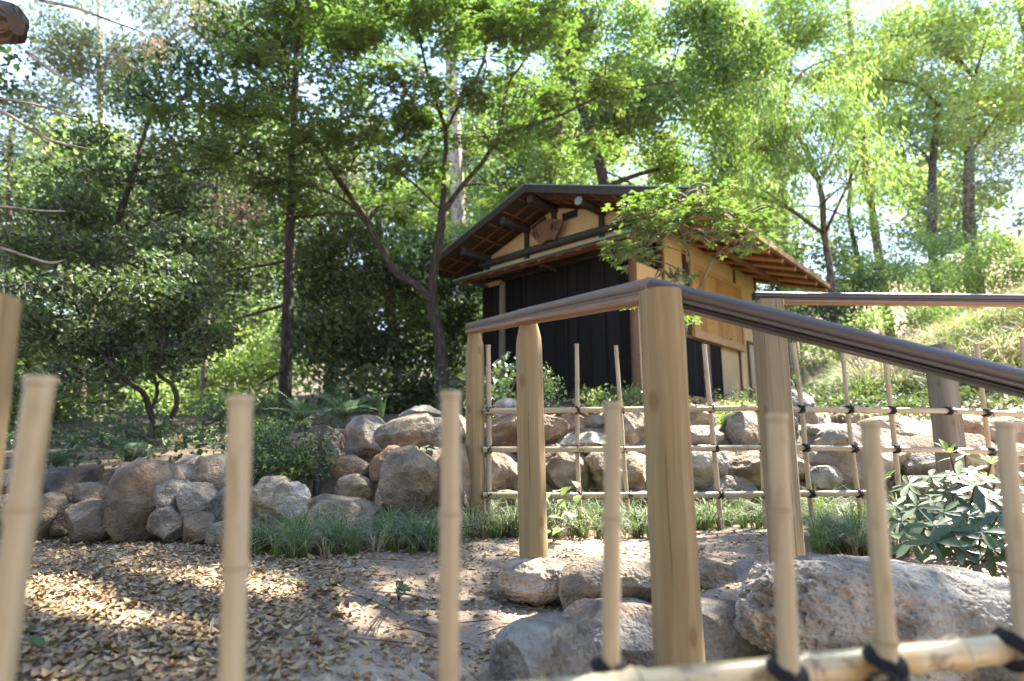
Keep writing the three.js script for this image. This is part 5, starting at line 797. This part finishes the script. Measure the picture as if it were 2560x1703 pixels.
// hillside bushes
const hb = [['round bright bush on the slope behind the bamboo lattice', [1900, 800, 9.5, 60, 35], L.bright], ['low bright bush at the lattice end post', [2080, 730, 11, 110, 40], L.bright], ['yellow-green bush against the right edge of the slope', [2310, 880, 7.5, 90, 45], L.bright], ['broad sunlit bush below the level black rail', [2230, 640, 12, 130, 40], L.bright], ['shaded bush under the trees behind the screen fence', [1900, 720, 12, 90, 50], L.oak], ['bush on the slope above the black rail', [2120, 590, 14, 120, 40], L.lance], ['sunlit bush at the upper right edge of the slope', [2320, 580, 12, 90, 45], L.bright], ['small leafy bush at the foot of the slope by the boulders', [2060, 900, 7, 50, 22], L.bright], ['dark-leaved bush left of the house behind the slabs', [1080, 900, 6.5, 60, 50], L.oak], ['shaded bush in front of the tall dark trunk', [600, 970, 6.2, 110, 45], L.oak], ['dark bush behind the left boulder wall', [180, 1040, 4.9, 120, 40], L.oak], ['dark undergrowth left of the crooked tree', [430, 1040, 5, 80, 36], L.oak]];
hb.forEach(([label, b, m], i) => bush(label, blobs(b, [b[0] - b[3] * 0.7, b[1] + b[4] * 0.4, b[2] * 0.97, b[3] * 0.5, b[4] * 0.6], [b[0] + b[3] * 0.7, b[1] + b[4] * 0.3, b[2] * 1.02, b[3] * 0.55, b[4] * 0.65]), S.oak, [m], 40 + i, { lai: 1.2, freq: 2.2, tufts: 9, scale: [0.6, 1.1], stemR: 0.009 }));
{ // low growth covering the ground under the trees and on the slope
  const r = rng(6161), a = [], b = [];
  for (let i = 0; i < 9000; i++) {
    const d = 3.5 + 14.9 * Math.pow(r(), 1.5), x = (r() * 2 - 1) * (1.2 + d * 1.05), [lx, lz] = houseLocal(x, -d);
    if (d < 4.5 && (x > -1.0 || r() < 0.7)) continue; if ((lx < 0.6 && lz < 0.5 && lx > -3.3 && lz > -5) || (lz > 0 && lz < 3.2 && lx > -3 && lx < 2.5 && r() < 0.93) || (x < 2.6 ? r() < (d < 7 ? 0.62 : 0.4) : false) || perlin.noise(x * 0.9, 3, d * 0.9) < (x > 2.6 ? -0.3 : -0.08) + 0.25 * (r() - 0.5)) continue;
    const right = x > 2.6 + Math.max(0, d - 5) * 0.5, t = 0.7 + 0.6 * r(); (right ? a : b).push([V(x, terrain(x, -d) + 0.04 + 0.08 * r(), -d), r() * 6.283, (r() - 0.5) * 0.8, (r() - 0.5) * 0.8, 0.3 + 0.5 * r(), right && r() < 0.3 ? [t * 1.2, t * 0.85, t * 0.6] : [t, t, t]]);
  }
  const g = thing('ground_cover', 'low leafy ground cover under the trees and over the sunny slope', 'ground cover'); g.userData.kind = 'stuff';
  scatter('leaves', g, S.oak, L.oak, a.concat(b), 'stuff');
  const tuft = [[], []];
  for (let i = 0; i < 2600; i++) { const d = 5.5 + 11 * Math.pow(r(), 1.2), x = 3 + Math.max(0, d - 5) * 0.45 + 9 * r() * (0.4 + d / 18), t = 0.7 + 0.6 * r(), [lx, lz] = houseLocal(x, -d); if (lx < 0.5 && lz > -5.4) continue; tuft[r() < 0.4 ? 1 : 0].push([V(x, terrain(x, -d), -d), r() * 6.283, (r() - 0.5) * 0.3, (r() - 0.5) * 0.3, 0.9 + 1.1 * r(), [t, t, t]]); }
  const h = thing('hillside_grass', 'loose dry and green grass tufts on the right slope, sunlight put into their pale colour', 'grass'); h.userData.kind = 'stuff';
  scatter('blades', h, B.tuft, L.bladeLit, tuft[0], 'stuff'); scatter('dry_blades', h, B.tuft, L.bladeDry, tuft[1], 'stuff');  // pale blade colours carry the brightness of sun on the slope
}
// bare grey twiggy bush
{
  const base = onGround(2030, 925, 7.5), t = thing('bare_shrub', 'leafless grey twiggy shrub on the slope behind the lattice', 'shrub', base), R = rng(9), out = [];
  for (let i = 0; i < 26; i++) { const a = R() * 6.283, l = 0.35 + 0.5 * R(), e = V(Math.cos(a) * l * 0.8, l * (0.5 + 0.6 * R()), Math.sin(a) * l * 0.5), m = e.clone().multiplyScalar(0.5).add(V((R() - 0.5) * 0.15, 0.05, 0)); out.push(tube([[V(0, -0.05, 0), 0.009], [m, 0.006], [e, 0.002]], 5, 4, 0.1)); for (let k = 0; k < 3; k++) out.push(tube([[m, 0.004], [m.clone().add(V((R() - 0.5) * 0.4, R() * 0.3, (R() - 0.5) * 0.3)), 0.0015]], 4, 2, 0)); }
  mesh('stems', merge(out), M.barkPale, t);
}
// small maple before the house
tree('small young maple with fine star leaves in front of the house corner', {
  name: 'maple_sapling', bark: std([0.16, 0.17, 0.09], { map: T.bark }), twigs: 6,
  stems: [stem([[1567, 930, 5.2, 9], [1570, 830, 5.2, 8], [1578, 760, 5.2, 8], [1583, 700, 5.2, 8], [1590, 640, 5.2, 7], [1588, 590, 5.2, 6], [1572, 550, 5.2, 5], [1560, 510, 5.2, 4]]), stem([[1586, 690, 5.2, 6], [1615, 655, 5.2, 6], [1635, 610, 5.2, 5], [1662, 575, 5.2, 4], [1720, 540, 5.15, 3]])],
  crowns: [leaf(S.mapleStar, L.maple, [[1480, 505, 5.1, 90, 24], [1425, 595, 5, 60, 14], [1560, 460, 5.2, 120, 26], [1520, 545, 5.1, 80, 18], [1580, 500, 5.3, 80, 22], [1480, 570, 5, 70, 14], [1700, 500, 5.2, 110, 20], [1640, 545, 5.1, 70, 12], [1770, 520, 5.2, 70, 16], [1720, 570, 5.1, 50, 10], [1550, 640, 5.1, 50, 10], [1640, 450, 5.4, 80, 20], [1575, 720, 5.1, 22, 34, 0.6], [1475, 705, 5.0, 14, 14]], { lai: 2.0, freq: 3, tufts: 8, tilt: 0.25, scale: [0.75, 1.2] })],
});
// oak outside the left edge: a sawn limb and bare twigs reach into view
{
  const base = V(-3.6, terrain(-3.6, -2.6), -2.6);
  const t = thing('oak_tree', 'oak whose sawn limb end and bare twigs reach in from the left edge', 'tree', base), rel = (g) => moved(g, base);
  mesh('trunk', rel(tube([[V(-3.6, base.y - 0.2, -2.6), 0.3], [V(-3.5, 1.2, -2.6), 0.24], [V(-3.2, 3, -2.7), 0.22], [V(-3, 6, -2.4), 0.16]], 16, 8, 0.2)), M.bark, t);
  const e = P(-6, 52, 2.6), s = V(-3.3, 2.3, -2.66);
  const limb = mesh('limb', rel(tube([[s, 0.12], [s.clone().lerp(e, 0.55).add(V(0, 0.12, 0)), 0.11], [e, 0.105], [e.clone().add(V(0.085, -0.01, 0)), 0.09], [e.clone().add(V(0.1, -0.012, 0.0)), 0.05]], 18, 8, 0.22)), M.bark, t);
  const tw = (l) => tube(l.map(([x, y, d, w]) => [P(x, y, d), w / 2 / F * d]), 7, 6, 0.15);
  for (const l of [[[-300, 230, 3.4, 12], [0, 228, 3.5, 7], [70, 238, 3.6, 6], [150, 262, 3.7, 5], [250, 288, 3.8, 3]], [[-300, 190, 3.4, 12], [0, 255, 3.5, 9], [90, 310, 3.6, 8], [140, 330, 3.7, 7], [205, 343, 3.8, 4]], [[-200, 470, 3.6, 8], [0, 474, 3.6, 6], [80, 484, 3.7, 5], [150, 486, 3.8, 3]], [[-200, 540, 3.4, 8], [0, 570, 3.4, 6], [60, 590, 3.4, 6], [120, 605, 3.4, 6], [150, 598, 3.4, 4]], [[90, 0, 4.2, 8], [180, 20, 4.2, 7], [260, 50, 4.3, 5], [330, 75, 4.4, 3]], [[60, 120, 4.4, 9], [130, 170, 4.4, 7], [200, 200, 4.5, 4]], [[90, 312, 3.6, 4], [120, 350, 3.6, 4], [160, 378, 3.6, 3]]]) mesh('twig', rel(tw(l)), M.barkPale, t);
  const bl = [[V(-2.2, 5.6, -2.6), 1.6, 0.6, 1.4], [V(-3.6, 5.2, -1.2), 1.5, 0.6, 1.4], [V(-0.9, 6.4, -3.6), 1.3, 0.5, 1.2], [V(-3.5, 6.4, -4.2), 1.6, 0.6, 1.4]];
  scatter('crown', t, S.oak, L.oak, crownPlaces(bl, base, 991, { spray: S.oak, lai: 1.0, scale: [0.9, 1.5] }), 'stuff');
}
// unseen oaks: one dapples the steps, the rest added to block sky light
function shadeOak(label, x, z, bl, seed, lai = 1.7) {
  const base = V(x, terrain(x, z), z), t = thing('oak_tree', label, 'tree', base), top = bl[0][0];
  mesh('trunk', moved(tube([[V(x, base.y - 0.2, z), 0.34], [V(x + 0.1, base.y + 1.6, z), 0.26], [V(lerp(x, top.x, 0.4), lerp(base.y, top.y, 0.65), lerp(z, top.z, 0.4)), 0.18], [top, 0.08]], 14, 6, 0.2), base), M.bark, t);
  for (const b of bl.slice(1)) mesh('branch', moved(tube([[V(lerp(x, top.x, 0.4), lerp(base.y, top.y, 0.65), lerp(z, top.z, 0.4)), 0.1], [b[0].clone().lerp(top, 0.4), 0.07], [b[0], 0.03]], 8, 5, 0.1), base), M.bark, t);
  scatter('crown', t, S.oak, L.oak, crownPlaces(bl, base, seed, { spray: S.oak, lai, tufts: 5, freq: 0.9, scale: [1.0, 1.6] }), 'stuff');
}
const canopy = (seed, x0, x1, z0, z1, y, n, r = 1.2) => { const R = rng(seed), l = []; for (let i = 0; i < n; i++) l.push([V(lerp(x0, x1, R()), y + R() * 1.6, lerp(z0, z1, R())), r * (0.8 + 0.5 * R()), r * 0.4, r * (0.8 + 0.5 * R())]); return l; };
shadeOak('large oak outside the right edge with crown clumps placed to shade the steps', 9.5, -1.5, [[V(6, 8.8, -3.6), 1, 0.4, 1], [V(2.4, 8.2, -6.0), 1.1, 0.4, 0.9], [V(3.3, 8.5, -6.6), 0.9, 0.4, 0.9], [V(2.2, 8.8, -7.6), 1.2, 0.4, 1], [V(1.2, 8.4, -6.9), 0.9, 0.4, 0.9], [V(3.4, 9, -8.0), 0.8, 0.4, 0.8], [V(5.3, 8.4, -6.1), 0.75, 0.35, 0.5], [V(6.4, 8.6, -6.5), 0.7, 0.35, 0.5], [V(4.4, 8.3, -6.1), 0.5, 0.3, 0.45], [V(6.9, 8.3, -5.0), 0.5, 0.3, 0.4]].concat(canopy(51, 2.8, 8.5, -2.6, -6.4, 8.2, 9, 0.9)), 881, 2.6);  // clumps placed along the sun rays to shade chosen spots
shadeOak('unseen oak added at the left to close the sky over the leaf-covered ground', -6.5, -0.5, canopy(53, -6, 2.5, 0.5, -6.5, 7.4, 12), 883, 2.6);
shadeOak('unseen oak added behind the viewer to darken the path', -1.5, 6.5, canopy(54, -6, 6, 2, 8, 4.6, 16, 1.9), 884, 2.2);
shadeOak('unseen oak added on the slope behind the viewer to block sky light', 5, 8.5, canopy(56, -3, 9, 5, 9, 1.6, 16, 1.9), 886, 2.2);
shadeOak('unseen low oak added behind the viewer at left to block sky light', -6, 7, canopy(57, -9, -2, 3, 8, 1.6, 14, 1.9), 887, 2.2);
shadeOak('unseen oak added far left outside the frame to block sky light', -9, -4, canopy(55, -11, -6.5, -7, 1, 4.5, 10, 1.7), 885);

renderer.render(scene, camera);
